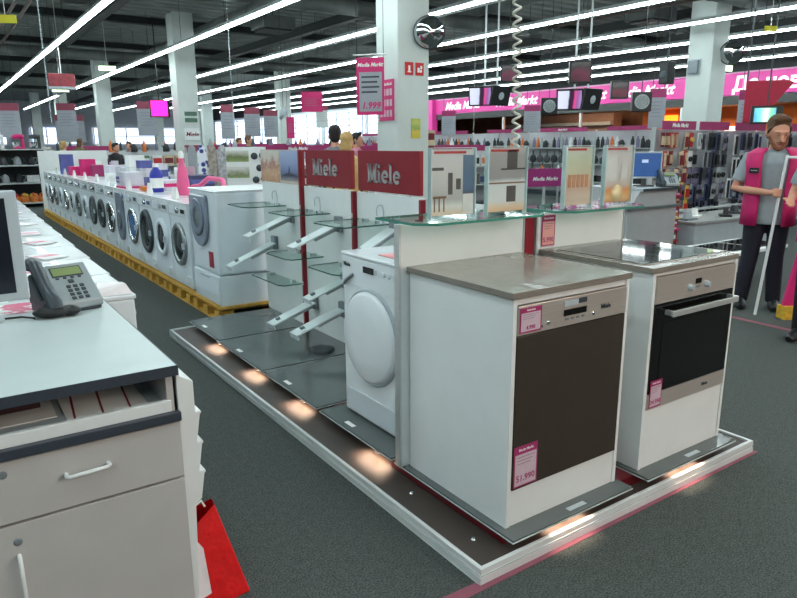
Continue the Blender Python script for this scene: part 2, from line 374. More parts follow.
# ================================================================== THE DISPLAY ISLAND
# platform: stepped white rim round a dark floor
pl = T('display_platform', 'long low platform with white stepped rim and dark floor under the appliance display', 'platform', (.7, 1.83, 0))
X0, X1, Y0, Y1 = -.215, 1.612, -.082, 3.752
def frame_ring(o0, o1, z0, z1, mi=0, mb=None):
    mb = mb or MB()
    a = (X0+o0, X1-o0, Y0+o0, Y1-o0); b = (X0+o1, X1-o1, Y0+o1, Y1-o1)
    def R4(q, z): return [(q[0],q[2],z),(q[1],q[2],z),(q[1],q[3],z),(q[0],q[3],z)]
    vs = R4(a,z0)+R4(b,z0)+R4(b,z1)+R4(a,z1)
    fs = []
    for i in range(4):
        j = (i+1) % 4
        fs += [(i,j,4+j,4+i)[::-1], (4+i,4+j,8+j,8+i), (8+i,8+j,12+j,12+i), (12+i,12+j,j,i)]
    return mb.add(vs, fs, mi)
frame_ring(0, .016, 0, .028).build('lower_rim', RIM, pl, world=True, bevel=.002)
frame_ring(.006, .016, .028, .037).build('rim_groove', mat('rim_groove_grey', (140,148,148), .4), pl, world=True)
frame_ring(.002, .020, .037, .062).build('upper_rim', RIM, pl, world=True, bevel=.003)
MB().box(X0+.016, X1-.016, Y0+.016, Y1-.016, .0, .052).build('floor_panel', DKFLOOR, pl, world=True)
for sxx, yy in ((-.10, .50), (-.105, .085)):
    MB().ring((sxx, yy, .052), (0,0,1), [(.011,0),(.011,.005),(.007,.008)], 14).build('stud', CHROME, pl, world=True)
# maroon base that carries the plates
bs = T('maroon_base', 'dark red base block under the grey glass plates of the platform', 'base', (.7, 1.8, .0525))
MB().prism([(-.03,0),(1.40,0),(1.40,3.70),(.08,3.70),(.08,.76),(-.03,.76)],'z', .0525, .0995).build('block', MAROON, bs, world=True)

# grey glass plates, one module each
plates = [(-.055,.642,-.076,.700,'under the dishwasher cabinet'), (-.055,.70,.728,1.432,'under the tumble dryer'),
          (-.055,.70,1.472,2.195,'beside the tumble dryer, empty, under the slanted arms'), (-.055,.70,2.225,3.022,'second empty one from the tumble dryer'),
          (-.045,.70,3.050,3.752,'at the far end of the platform, nearest the wooden pallet'), (.748,1.445,-.076,.70,'under the oven cabinet'),
          (.735,1.49,.722,1.44,'on the back side behind the oven cabinet'), (.735,1.49,1.465,3.752,'on the back side of the white partition')]
for x0,x1,y0,y1,lb in plates:
    t = T('glass_plinth_plate', 'dark grey glass plate %s' % lb, 'plinth plate', ((x0+x1)/2,(y0+y1)/2,.1), 0, 'grey glass plinth plates')
    MB().box(x0,x1,y0,y1,.1,.104).build('clear_edge', GEDGE, t, world=True)
    MB().box(x0+.002,x1-.002,y0+.002,y1-.002,.104,.1125).build('plate', PLATE, t, world=True, bevel=.002)
    if x0 < .5 and y0 > .5: MB().box(x0+.03,x0+.055,(y0+y1)/2+.05,(y0+y1)/2+.13,.1125,.1135).build('label_sticker', PAPER, t, world=True)
    if y0 < 0: MB().box(x0+.33,x0+.43,y0+.022,y0+.045,.1125,.1135).build('label_sticker', LGREY, t, world=True)
# halogen spots under the plates
spots = [(-.075,3.05,'far end of the platform'), (-.075,2.33,'second from the far end'), (-.075,1.66,'below the near empty plate'), (-.075,.86,'below the tumble dryer plate'), (.27,-.06,'below the dishwasher plate'), (1.06,-.06,'below the oven plate')]
for x,yy,lb in spots:
    side = yy < 0
    p = (x+.045, yy, .098) if not side else (x, yy+.045, .098)
    t = T('plinth_spotlight', 'small warm halogen spotlight under the plate edge, ' + lb, 'spotlight', p, 0, 'halogen spots of the platform')
    MB().ring((0,0,-.014), (0,0,1), [(.022,0),(.026,.004),(.026,.016)], 18).build('can', CHROME, t)
    MB().ring((0,0,-.016), (0,0,1), [(.0,0),(.018,.0),(.018,.003)], 16).build('bulb', mat('warm_bulb', (255,220,190), .4, emit=(255,190,140), es=10), t)
    ld = bpy.data.lights.new('halogen', 'AREA'); ld.energy = SPOT_W; ld.color = (1,.72,.52); ld.shape = 'RECTANGLE'; ld.size = .22; ld.size_y = .09; ld.spread = R(140 if not side else 105)
    lo = bpy.data.objects.new('halogen_light', ld); COL.objects.link(lo); lo.parent = t; lo.location = (-.03,0,-.008) if not side else (0,-.03,-.008)
    lo.rotation_euler = (0, R(15), 0) if not side else (R(2), 0, 0)
    if not side: ld.size, ld.size_y = .09, .22

# ------------------------------------------------------------------ cabinets
def cabinet(label, x0, x1, wx0, wx1, ybk, pz0, pz1):
    t = T('appliance_cabinet', label, 'cabinet', ((x0+x1)/2, .3, .1125))
    MB().box(x0, x0+.02, 0, ybk, .1125, 1.004).build('side_panel', WHITE, t, world=True, bevel=.0015)
    MB().box(x1-.02, x1, 0, ybk, .1125, 1.004).build('side_panel', WHITE, t, world=True, bevel=.0015)
    MB().box(x0+.02, x1-.02, ybk-.02, ybk, .1125, 1.004).build('rear_panel', WHITE, t, world=True)
    MB().box(x0+.021, x1-.021, .004, .022, .1125, pz0-.003).build('plinth_front', WHITE, t, world=True, bevel=.0015)
    MB().box(x0+.021, x1-.021, .004, .022, pz1+.002, 1.002).build('top_rail', WHITE, t, world=True, bevel=.001)
    MB().box(wx0, wx1, -.012, ybk+.004, 1.004, 1.028).build('worktop', GREYTOP, t, world=True, bevel=.002)
    return t
cabinet('white cabinet with grey worktop that holds the dishwasher', -.021, .619, -.035, .618, .622, .262, .976)
cabinet('white cabinet with grey worktop that holds the black oven', .776, 1.418, .753, 1.402, .622, .390, .985)
# dishwasher
dw = T('built_in_dishwasher', 'dishwasher with dark brown glass door and steel control panel', 'dishwasher', (.298,.3,.264))
MB().box(.003,.595,.02,.58,.264,.97).build('body', DGREY, dw, world=True)
MB().box(.001,.597,-.004,.02,.264,.862).build('door', BROWN, dw, world=True, bevel=.001)
cp = MB().box(.001,.597,-.006,.02,.866,.974).build('control_panel', STEEL, dw, world=True, bevel=.002)
MB().box(.232,.357,-.008,-.004,.905,.929).build('display', BLACK, cp, world=True)
MB().box(.232,.31,-.0075,-.004,.940,.963).build('program_list', LGREY, cp, world=True)
MB().box(.31,.357,-.0075,-.004,.945,.964).build('program_window', DGREY, cp, world=True)
for x in (.243,.272,.301,.33): MB().box(x,x+.016,-.0085,-.004,.889,.896).build('button', MGREY, cp, world=True)
for x in (.15,.40): MB().ring((x,-.005,.893),(0,-1,0),[(.008,0),(.008,.004),(.006,.005)],14).build('button', CHROME, cp, world=True)
text('lettering', 'Miele', .026, DGREY, cp, (.47,-.0075,.912), FY, off=.0008, ext=.0005, world=True)
text('lettering', 'G 4', .016, DGREY, cp, (.11,-.0075,.885), FY, off=.0003, ext=.0005, world=True)
# oven
ov = T('built_in_oven', 'black glass built-in oven with steel panel, two knobs and bar handle', 'oven', (1.097,.3,.392))
MB().box(.80,1.394,.02,.57,.392,.98).build('body', DGREY, ov, world=True)
cp = MB().box(.798,1.396,-.006,.02,.868,.983).build('control_panel', STEEL, ov, world=True, bevel=.002)
MB().box(.798,1.396,-.004,.02,.466,.864).build('door', BLACK, ov, world=True, bevel=.001)
MB().box(.86,1.33,-.0055,-.003,.50,.78).build('door_window', mat('smoked_window', (14,14,15), .03, var=.1), ov, world=True)
MB().box(.798,1.396,-.005,.02,.393,.463).build('bottom_strip', STEEL, ov, world=True, bevel=.001)
for x in (1.035,1.16):
    MB().ring((x,-.005,.915),(0,-1,0),[(.015,0),(.015,.005),(.013,.007),(.012,.018),(.010,.020)],22).build('knob', LGREY, cp, world=True)
MB().box(1.075,1.12,-.008,-.004,.925,.948).build('display', BLACK, cp, world=True)
for x in (1.08,1.093,1.106): MB().box(x,x+.008,-.0085,-.004,.908,.914).build('button', MGREY, cp, world=True)
h = MB().box(.865,1.372,-.050,-.038,.812,.838).build('handle', ALU, ov, world=True, bevel=.003)
MB().box(.87,.888,-.04,-.002,.815,.835).build('handle_post', ALU, h, world=True)
MB().box(1.347,1.365,-.046,-.002,.82,.84).build('handle_post', ALU, h, world=True)
text('lettering', 'Miele', .022, DGREY, ov, (1.23,-.0065,.428), FY, off=.0008, ext=.0005, world=True)
# ceramic hob
hb = T('ceramic_hob', 'black glass ceramic hob set in the worktop above the oven', 'hob', (1.085,.30,1.028))
MB().box(-.30,.30,-.25,.25,0,.003).build('steel_frame', STEEL, hb, bevel=.001)
MB().box(-.29,.29,-.24,.24,.003,.006).build('glass', BLACK, hb, bevel=.001)
for x,y,r in ((-.15,-.11,.09),(-.15,.12,.075),(.15,-.11,.075),(.15,.12,.1)):
    MB().ring((x,y,.0062),(0,0,1),[(r-.002,0),(r,0.0003)],36,cap=False).build('heating_zone', MGREY, hb)

# ------------------------------------------------------------------ end panels, red post, glass shelves, holders
def upright(label, x0, x1):
    t = T('partition_panel', label, 'partition', ((x0+x1)/2, .645, .1125))
    MB().box(x0+.004, x1-.004, .63, .66, .1125, 1.205).build('board', WHITE, t, world=True, bevel=.001)
    MB().box(x0-.006, x0+.004, .626, .664, .1125, 1.205).build('edge_profile', ALU, t, world=True, bevel=.001)
    MB().box(x1-.004, x1+.006, .626, .664, .1125, 1.205).build('edge_profile', ALU, t, world=True, bevel=.001)
    return t
upright('tall white partition panel behind the dishwasher cabinet', -.066, .648)
upright('tall white partition panel behind the oven cabinet', .738, 1.392)
rp = T('red_post', 'dark red post between the two partition panels', 'post', (.693,.645,.1125))
MB().box(.664,.722,.632,.660,.1125,1.20).build('post', RED, rp, world=True, bevel=.002)
MB().box(.655,.731,.625,.667,.1125,.13).build('foot', ALU, rp, world=True)
def glass_top(label, x0, x1):
    t = T('glass_shelf', label, 'glass shelf', ((x0+x1)/2,.62,1.207))
    c = .07; pts = [(x0+c,.455),(x1-c,.455),(x1,.455+c),(x1,.80),(x0,.80),(x0,.455+c)]
    MB().prism(pts, 'z', 1.212, 1.222).build('pane', GLASSM, t, world=True)
    ins = [(x0+c+.002,.4549),(x1-c-.002,.4549)]
    e = MB(); n = len(pts)
    for i in range(n):
        a = Vector((*pts[i],0)); b = Vector((*pts[(i+1)%n],0)); d = (b-a).normalized(); nn = Vector((d.y,-d.x,0))
        q = [a, b, b+nn*.0015, a+nn*.0015]
        e.add([(p.x,p.y,1.212) for p in q]+[(p.x,p.y,1.222) for p in q], [(0,3,2,1),(4,5,6,7),(0,1,5,4),(1,2,6,5),(2,3,7,6),(3,0,4,7)])
    e.build('edge', GREENED, t, world=True)
    for x in (x0+.15, x1-.15): MB().box(x-.02,x+.02,.60,.69,1.205,1.212).build('clamp', CHROME, t, world=True)
glass_top('frosted-edge glass shelf on top of the partition behind the dishwasher', -.075, .665)
glass_top('glass shelf on top of the partition behind the oven', .74, 1.385)

def holder(label, cx, cy, wd, ht, rz, pic, band=True):
    """clear acrylic stand with a printed card inside"""
    t = T('acrylic_card_holder', label, 'card holder', (cx,cy,1.222), rz, 'acrylic card holders')
    h = wd/2
    MB().box(-h,h,-.016,.016,0,.012).build('foot', ACRYL, t)
    a = MB().box(-h,h,-.004+.012,.012,.012,ht).build('back_sheet', ACRYL, t)
    MB().box(-h,h,-.012,-.009,.012,ht).build('front_sheet', ACRYL, t)
    MB().box(-h,-h+.003,-.009,.008,.012,ht).build('side_sheet', ACRYL, t); MB().box(h-.003,h,-.009,.008,.012,ht).build('side_sheet', ACRYL, t)
    eg = mat('polished_acrylic_edge', (214,230,230), .15)
    for xx in (-h, h-.0025): MB().box(xx,xx+.0025,-.0135,.0135,0,ht+.001).build('polished_edge', eg, t)
    MB().box(-h,h,-.0125,.0085,ht,ht+.0025).build('polished_edge', eg, t)
    cd_ = MB().box(-h+.006,h-.006,-.003,.003,.014,ht-.004).build('printed_card', pic, t)
    if band: MB().box(-h+.02,h-.05,-.0045,-.003,ht-.022,ht-.012).build('red_band', mat('salmon_band', (196,70,70), .5), cd_)
    return t, cd_
P1 = picture('kitchen_photo', [(0,(252,226,200)),(.18,(255,252,248)),(.28,(216,212,208)),(.55,(236,230,226)),(.9,(240,236,234)),(1,(244,240,238))], 'Z', 0, .29, .05, 14, back=True)  # near-white low band paints glare from the glass into the print
P2 = picture('kitchen_photo_grey', [(0,(250,206,160)),(.13,(255,236,216)),(.2,(244,242,240)),(.5,(244,244,242)),(.55,(196,190,188)),(.9,(206,200,198)),(1,(240,236,234))], 'Z', 0, .29, .03, 10, back=True)  # pale band low down is glare put into the colour
P3 = picture('glassware_photo', [(0,(240,222,206)),(.2,(244,226,212)),(.45,(238,204,182)),(.5,(238,228,204)),(.8,(232,232,212)),(1,(244,242,234))], 'Z', 0, .29, .1, 30, back=True)
P4 = picture('dish_photo', [(0,(226,156,100)),(.12,(255,226,180)),(.25,(250,190,130)),(.35,(236,222,214)),(.7,(238,230,226)),(1,(242,236,234))], 'Z', 0, .29, .08, 12, back=True)
P5 = picture('blue_sky_photo', [(0,(150,110,90)),(.25,(90,90,110)),(.32,(130,120,130)),(.42,(140,170,206)),(1,(160,186,214))], 'Z', 0, .29, .04, 10, back=True)
t, c = holder('acrylic holder with a kitchen interior photo and blue sky, leftmost on the near glass shelf', .17, .58, .24, .29, 0, P1)
PD = mat('photo_dark_grey', (92,86,84), .4, var=.2); PW = mat('photo_white', (232,230,226), .4); PB = mat('photo_brown', (150,118,92), .4, var=.2)
MB().box(-.025,-.002,-.0045,-.003,.10,.19).build('printed_oven', PD, c); MB().box(.018,.042,-.0045,-.003,.12,.165).build('printed_oven', PD, c)
mb = MB().box(-.105,-.035,-.0045,-.003,.085,.095)
for x in (-.1,-.075,-.05): mb.box(x,x+.006,-.0045,-.003,.03,.09)
mb.build('printed_table', PB, c); MB().box(-.11,-.05,-.0045,-.003,.2,.212).build('printed_shelf', PD, c)
sk = MB().box(.055,.114,-.0045,-.003,.10,.262).build('printed_sky', picture('blue_sky_photo',[(0,(120,100,100)),(.12,(96,94,120)),(.25,(150,176,214)),(1,(170,194,224))],'Z',.10,.27,.03,10,back=True), c)
MB().box(.055,.114,-.0045,-.003,.02,.10).build('printed_shelves', PW, c)
t, c = holder('acrylic holder with a grey kitchen hood photo, right one on the near glass shelf', .46, .56, .235, .295, 0, P2)
MB().box(-.035,.11,-.0045,-.003,.195,.202).build('printed_hood', PD, c); MB().box(-.0,.06,-.0045,-.003,.2,.28).build('printed_hood', PD, c)
MB().box(.0,.055,-.0045,-.003,.055,.125).build('printed_oven', PD, c); MB().box(-.105,.11,-.0045,-.003,.135,.142).build('printed_worktop', PB, c)
t, c = holder('acrylic holder with a photo of glassware, left one on the far glass shelf', .94, .57, .2, .295, 0, P3)
for x in (-.06,-.03,0,.03,.06): MB().prism([(x-.01,.10),(x+.01,.10),(x+.013,.16),(x-.013,.16)], 'y', -.0042, -.003).build('printed_glass', mat('photo_amber', (206,150,116), .4, var=.2), c)
t, c = holder('acrylic holder with a photo of a dish, rightmost of all', 1.24, .57, .22, .295, 0, P4)
MB().ring((.0,-.0042,.055),(0,1,0),[(.0,0),(.045,.0),(.045,.001)],24).build('printed_dish', mat('photo_pale_gold', (250,220,170), .3), c)
MB().box(-.09,-.01,-.0045,-.003,.12,.24).build('printed_cupboard', PW, c); MB().box(.02,.07,-.0045,-.003,.13,.21).build('printed_cupboard', PW, c)

# ------------------------------------------------------------------ the long white partition with the red signs
bays = [(.70,1.455,'nearest, behind the tumble dryer'), (1.485,2.225,'under the larger red sign'), (2.255,3.005,'under the smaller red sign'), (3.045,3.80,'at the far end, under the landscape poster')]
for y0,y1,lb in bays:
    t = T('partition_panel', 'white back panel of the display, ' + lb, 'partition', (.70,(y0+y1)/2,.1125), 0, 'white back panels of the display')
    MB().box(.685,.71,y0,y1,.1125,1.222).build('board', WHITE, t, world=True, bevel=.0015)
    MB().box(.683,.712,y0-.004,y0,.1125,1.222).build('edge_profile', ALU, t, world=True)
for yy,z1,lb in ((1.47,1.215,'behind the near holder'), (2.24,1.225,'between the two red signs'), (3.025,1.49,'left of the smaller red sign, the tallest')):
    t = T('red_post', 'slim dark red post of the display, ' + lb, 'post', (.69,yy,.1125), 0, 'dark red posts')
    MB().box(.655,.70,yy-.014,yy+.014,.1125,z1).build('post', RED, t, world=True, bevel=.003)
    for z in (.45,.78,1.05): MB().box(.65,.656,yy-.008,yy+.008,z,z+.03).build('slot_clip', ALU, t, world=True)
LET = mat('silver_lettering', (176,176,178), .35, .3)
def slab(s, size, m, parent, loc):
    """bold slab-serif capitals and lower case for the sign, drawn as bars; faces -X, reading towards -Y"""
    mb = MB(); u = size; x = 0; D = .006
    def bar(a, b, c, d): mb.box(0, D, -b, -a, c, d)
    def poly(p): mb.prism([(-q[0], q[1]) for q in p], 'x', 0, D)
    def rng(cx, cz, ro, ri, a0, a1, n=14):
        for i in range(n):
            t0 = a0+(a1-a0)*i/n; t1 = a0+(a1-a0)*(i+1)/n
            poly([(cx+ri*cos(t0)*.92, cz+ri*sin(t0)),(cx+ro*cos(t0)*.92, cz+ro*sin(t0)),(cx+ro*cos(t1)*.92, cz+ro*sin(t1)),(cx+ri*cos(t1)*.92, cz+ri*sin(t1))])
    st = .17*u; sf = .07*u
    for ch in s:
        if ch == 'M':
            W_ = .98*u
            for xx in (x+.1*u, x+W_-.1*u-st): bar(xx, xx+st, 0, u); bar(xx-sf, xx+st+sf, 0, .1*u)
            bar(x+.02*u, x+.2*u, u-.1*u, u); bar(x+W_-.2*u, x+W_-.02*u, u-.1*u, u)
            poly([(x+.1*u,u),(x+.1*u+st,u),(x+W_/2+.05*u,.12*u),(x+W_/2-.08*u,.12*u)])
            poly([(x+W_-.1*u-st,u),(x+W_-.1*u,u),(x+W_/2+.08*u,.12*u),(x+W_/2-.05*u,.12*u)]); x += W_+.04*u
        elif ch == 'i':
            bar(x+sf, x+sf+st, 0, .66*u); bar(x, x+2*sf+st, 0, .1*u); bar(x, x+sf+st, .58*u, .66*u); bar(x+sf, x+sf+st, .78*u, .95*u); x += .4*u
        elif ch == 'l':
            bar(x+sf, x+sf+st, 0, u); bar(x, x+2*sf+st, 0, .1*u); bar(x, x+sf+st, .92*u, u); x += .4*u
        elif ch == 'e':
            rng(x+.31*u, .33*u, .34*u, .17*u, 0, 2*pi*.87); bar(x+.1*u, x+.58*u, .29*u, .38*u); x += .68*u
    tot = x
    o = mb.build('lettering', m, parent); l = Vector(loc)-parent.location; o.location = (l.x, l.y+tot/2, l.z-u/2); return o
for y0,y1,u,zz,lb in ((1.498,2.18,.125,1.352,'larger red sign board with silver lettering, nearer the holders'), (2.268,2.935,.125,1.372,'smaller looking red sign board with silver lettering, behind the tall red post')):
    t = T('brand_sign', lb, 'sign', (.69,(y0+y1)/2,1.222), 0, 'red brand sign boards')
    MB().box(.672,.70,y0,y1,1.236,1.49).build('board', RED, t, world=True, bevel=.001)
    MB().box(.685,.705,y0+.1,y0+.13,1.222,1.24).build('bracket', ALU, t, world=True); MB().box(.685,.705,y1-.13,y1-.1,1.222,1.24).build('bracket', ALU, t, world=True)
    slab('Miele', u*.95, LET, t, (.665,(y0+y1)/2+.03,zz))
po = T('landscape_poster', 'poster with kitchen scene and blue castle skyline on the far bay of the display', 'poster', (.69,3.42,1.222))
MB().box(.68,.70,3.05,3.80,1.225,1.49).build('board', mat('poster_pale', (196,186,176), .4, var=.1), po, world=True)
MB().box(.677,.68,3.06,3.40,1.25,1.485).build('sky_picture', picture('sky_picture', [(0,(180,170,160)),(.15,(90,96,120)),(.35,(120,132,170)),(.6,(150,164,200)),(1,(170,182,212))], 'Z', .02, .27, .05, 6), po, world=True)
MB().prism([(3.08,1.285),(3.36,1.285),(3.33,1.30),(3.25,1.315),(3.235,1.37),(3.22,1.315),(3.12,1.30)], 'x', .675, .677).build('skyline', mat('photo_slate', (70,74,92), .4), po, world=True)
MB().box(.677,.68,3.42,3.79,1.235,1.485).build('interior_picture', picture('interior_picture', [(0,(190,140,110)),(.3,(206,170,140)),(.5,(176,120,110)),(.7,(206,196,184)),(1,(214,210,200))], 'Z', .02, .27, .35, 22), po, world=True)

# glass shelves with slanted white arms
def wall_shelf(z, y0, y1, xf, label, side=.66):
    t = T('glass_shelf', label, 'glass shelf', (.6,(y0+y1)/2,z), 0, 'small glass shelves of the display')
    c = .05; pts = [(xf,y0+c),(xf+c*.6,y0),(.683,y0),(.683,y1),(xf+c,y1),(xf,y1-c)]
    MB().prism(pts, 'z', z, z+.008).build('pane', GLASSM, t, world=True)
    e = MB(); n = len(pts)
    for i in range(n):
        if i == 2: continue
        a = Vector((*pts[i],0)); b = Vector((*pts[(i+1)%n],0)); d = (b-a).normalized(); nn = Vector((d.y,-d.x,0))
        q = [a, b, b+nn*.0018, a+nn*.0018]
        e.add([(p.x,p.y,z) for p in q]+[(p.x,p.y,z+.008) for p in q], [(0,3,2,1),(4,5,6,7),(0,1,5,4),(1,2,6,5),(2,3,7,6),(3,0,4,7)])
    e.build('edge', mat('dark_green_edge', (54,92,86), .2), t, world=True)
    for yy in (y0+.12,y1-.12): MB().box(.64,.683,yy-.012,yy+.012,z-.012,z+.018).build('clamp', CHROME, t, world=True)
wall_shelf(1.045,3.34,3.78,.34,'upper glass shelf of the far bay, above the topmost far arm')
wall_shelf(1.04,2.60,3.00,.36,'upper glass shelf of the bay under the smaller red sign')
wall_shelf(1.04,1.80,2.20,.32,'upper glass shelf of the bay under the larger red sign')
wall_shelf(.71,2.72,3.17,.40,'lower glass shelf between the far arms')
wall_shelf(.70,2.06,2.5,.42,'lower glass shelf just left of the tumble dryer')
wall_shelf(.44,3.10,3.74,.50,'lowest glass shelf near the floor of the far bay')
def arm(y, zr, xt, zt, label):
    t = T('slanted_display_arm', label, 'display arm', (.68,y,zr), 0, 'slanted white display arms')
    dx = xt-.68; dz = zt-zr; L = math.hypot(dx,dz); d = Vector((dx,0,dz))/L; nrm = Vector((-d.z,0,d.x)); nrm = nrm if nrm.z > 0 else -nrm
    def plate(a, b, h0, h1, hw, hw2=None):
        hw2 = hw if hw2 is None else hw2
        vs = []
        for s_, ww in ((a,hw),(b,hw2)):
            for hh in (h0,h1):
                for q in (-1,1): p = d*s_+nrm*hh; vs.append((p.x,q*ww,p.z))
        return MB().add(vs, [(0,1,3,2),(4,6,7,5),(0,4,5,1),(2,3,7,6),(0,2,6,4),(1,5,7,3)])
    plate(.03, L, 0, .012, .058).build('bar', WHMET, t, bevel=.003)
    plate(.03, L*.55, -.035, 0, .012).build('web', mat('web_grey_metal', (180,190,192), .45), t, bevel=.002)
    plate(L*.78, L*.78+.03, .012, .03, .012).build('stop', MGREY, t, bevel=.002)
    plate(L-.012, L, -.028, .012, .058).build('end_lip', WHMET, t, bevel=.002)
    MB().box(-.03,.0,-.04,.04,-.06,.05).build('wall_bracket', MGREY, t, bevel=.003)
for y,zr,xt,zt,lb in ((3.22,.985,.28,.835,'upper arm of the far bay'), (3.56,.73,.25,.555,'lower arm of the far bay'), (2.45,.99,.29,.845,'upper arm left of the middle red post'),
      (2.86,.35,.29,.215,'lowest arm, far one'), (2.42,.38,.27,.245,'lowest arm, near one'), (2.38,.60,.36,.49,'middle arm beside the dryer'), (1.75,1.03,.36,.865,'upper arm behind the tumble dryer')):
    arm(y,zr,xt,zt,'slanted white metal arm on the white partition, '+lb)
fo = MB().ring((.46,2.36,.1125),(0,0,1),[(.085,0),(.085,.02),(.07,.028),(.0,.03)],26).build('round_foot', DGREY); tag(fo,'round dark foot on the grey plate left of the tumble dryer','floor foot')
def tether(y, z, label):
    t = T('security_tether', label, 'security cable', (.66,y,z), 0, 'curled white security cables')
    pts = []
    for i in range(26):
        a = i/25; th = pi*1.15-a*pi*1.25; rr_ = .030; u_ = rr_*cos(th)+.0; v_ = .085+rr_*sin(th)
        if a > .6: v_ -= (a-.6)*.17; u_ -= (a-.6)*.04
        if a < .2: v_ -= (.2-a)*.12
        pts.append((-.04+.5*u_, -.86*u_, v_))
    MB().tube(pts, .004, 6).build('cable', LGREY, t); MB().ring((-.03,.0,-.0),(0,0,1),[(.015,0),(.015,.012)],12).build('anchor', WHMET, t)
tether(3.40,1.053,'curled security cable above the far upper glass shelf'); tether(2.66,1.048,'curled security cable above the glass shelf under the smaller red sign'); tether(1.83,1.048,'curled security cable above the glass shelf under the larger red sign')

# ------------------------------------------------------------------ tumble dryer
td = T('tumble_dryer', 'white tumble dryer with big round door standing on the platform', 'tumble dryer', (.07,1.06,.1125))
MB().box(.0,.60,-.295,.295,.012,.865).build('body', ENAMEL, td, bevel=.012)
MB().box(-.006,.0,-.29,.29,.715,.86).build('control_fascia', ENAMEL, td, bevel=.003)
MB().box(-.01,.60,-.298,.298,.865,.88).build('top_lid', ENAMEL, td, bevel=.006)
MB().ring((.0,.02,.475),(-1,0,0),[(.250,0),(.250,.010),(.240,.018),(.235,.012)],48).build('door_ring', LGREY, td)
dr = MB().ring((-.012,.02,.475),(-1,0,0),[(.235,0),(.231,.012),(.215,.022),(.12,.030),(.0,.033)],48).build('door', ENAMEL, td)
MB().tube([(-.008,.262,.715),(-.014,.24,.735),(-.014,.19,.765),(-.008,.172,.775)], .009, 8).build('handle', MGREY, td)
MB().box(-.012,-.006,-.02,.075,.80,.832).build('display', BLACK, td, bevel=.002)
MB().box(-.014,-.006,-.05,-.03,.805,.827).build('button', CHROME, td)
for i in range(3): MB().ring((-.006,-.11-i*.045,.815),(-1,0,0),[(.012,0),(.012,.006),(.009,.008)],14).build('button', ENAMEL2, td)
MB().box(-.004,.0,-.25,.25,.03,.15).build('service_flap', ENAMEL2, td, bevel=.004)
text('lettering', 'Miele', .03, DGREY, td, (-.008,.235,.82), FX, off=.001, ext=.0006)
for x in (.05,.55):
    for y in (-.25,.25): MB().cyl((x,y,0),(x,y,.013),.02,12).build('foot', BLK, td)
lf = MB().box(.14,.30,.89,1.12,.9935,.9955).build('price_leaflet', mat('salmon_leaflet', (224,150,150), .6, var=.1)); tag(lf, 'pale red price leaflet lying on top of the tumble dryer', 'leaflet')

# ------------------------------------------------------------------ price cards of the island
def card(name, label, loc, w_, h_, rot, price, head=True, sheet=None, group='magenta price cards'):
    t = T(name, label, 'price card', loc, rot, group)      # local: faces -Y
    MB().box(-w_/2,w_/2,-.0012,0,0,h_).build('border', mat('magenta_print', (160,44,100), .4), t)
    MB().box(-w_/2+.006,w_/2-.006,-.0018,-.0012,.006,h_*.8).build('sheet', sheet or mat('pale_pink_paper', (200,178,192), .5, var=.08), t)
    for q in range(3): MB().box(-w_/2+.014,w_/2-.016-.01*q,-.0022,-.0018,h_*(.72-.08*q),h_*(.735-.08*q)).build('text_line', mat('grey_print', (130,110,124), .5), t)
    text('price', price, h_*.22, mat('magenta_print', (186,40,110), .4), t, (0,-.002,h_*.2), FY, off=.0006, ext=.0003)
    if head: text('heading', 'Media Markt', h_*.09, PAPER, t, (0,-.0015,h_*.9), FY, off=.0003, ext=.0003)
card('price_card', 'magenta price card stuck on the left of the dishwasher control panel', (.060,-.0065,.874), .108, .092, 0, '4.990')
card('price_card', 'magenta price card at the lower left of the brown dishwasher door', (.066,-.0045,.272), .122, .165, 0, '51.990')
card('price_card', 'magenta price card at the lower left of the oven door', (.85,-.006,.40), .085, .125, 0, '34.990')
card('price_card', 'pale red bordered card on the partition above the oven worktop', (.812,.625,1.04), .092, .15, 0, '5.990', sheet=mat('salmon_paper', (222,160,156), .5, var=.08))

# ================================================================== WASHING MACHINE ROW
FLOORTAPE = tag(MB().prism([(-.6,-.108),(1.63,-.100),(1.63,-.083),(-.216,-.083),(-.22,-.06),(-.6,-.05)],'z',.0005,.002).build('floor_tape', TAPE), 'faded pink tape on the carpet along the front rim of the platform', 'floor tape')
tp = MB().prism([(3.96,-1.2),(4.02,-1.2),(4.14,1.56),(4.08,1.56)], 'z', .0005, .002).build('floor_tape', TAPE); tag(tp, 'pink tape line on the carpet in front of the standing salesman', 'floor tape')

def pallet():
    t = T('wooden_pallet', 'yellow wooden pallet under the washing machines', 'pallet', (0,0,0), 0, 'pallets under the washing machines')
    MB().box(0,1.2,.0,.8,.118,.138).build('deck', WOOD, t)
    for x in (0,.53,1.06):
        MB().box(x,x+.14,0,.8,0,.022 if x else .016).build('bottom_board', WOOD, t)
        for y in (.03,.33,.63): MB().box(x,x+.14,y,y+.12,.022 if x else .016,.096).build('block', WOOD, t)
    for y in (.03,.33,.63): MB().box(.03,1.2,y,y+.12,.096,.118).build('stringer', DKWOOD, t)
    return t
p0 = pallet(); y = 3.90; i = 0
while y < 15.2:
    o = p0 if i == 0 else dup(p0)
    o.location = (.27, y, 0)
    if i == 0: o['label'] = 'yellow wooden pallet under the stacked washer at the near end'
    else: o['label'] = 'yellow wooden pallet, %s of the line counted away from the stacked washer' % ['second','third','fourth','fifth','sixth','seventh','eighth','ninth','tenth','eleventh','twelfth','thirteenth','fourteenth'][i-1]
    y += .815; i += 1

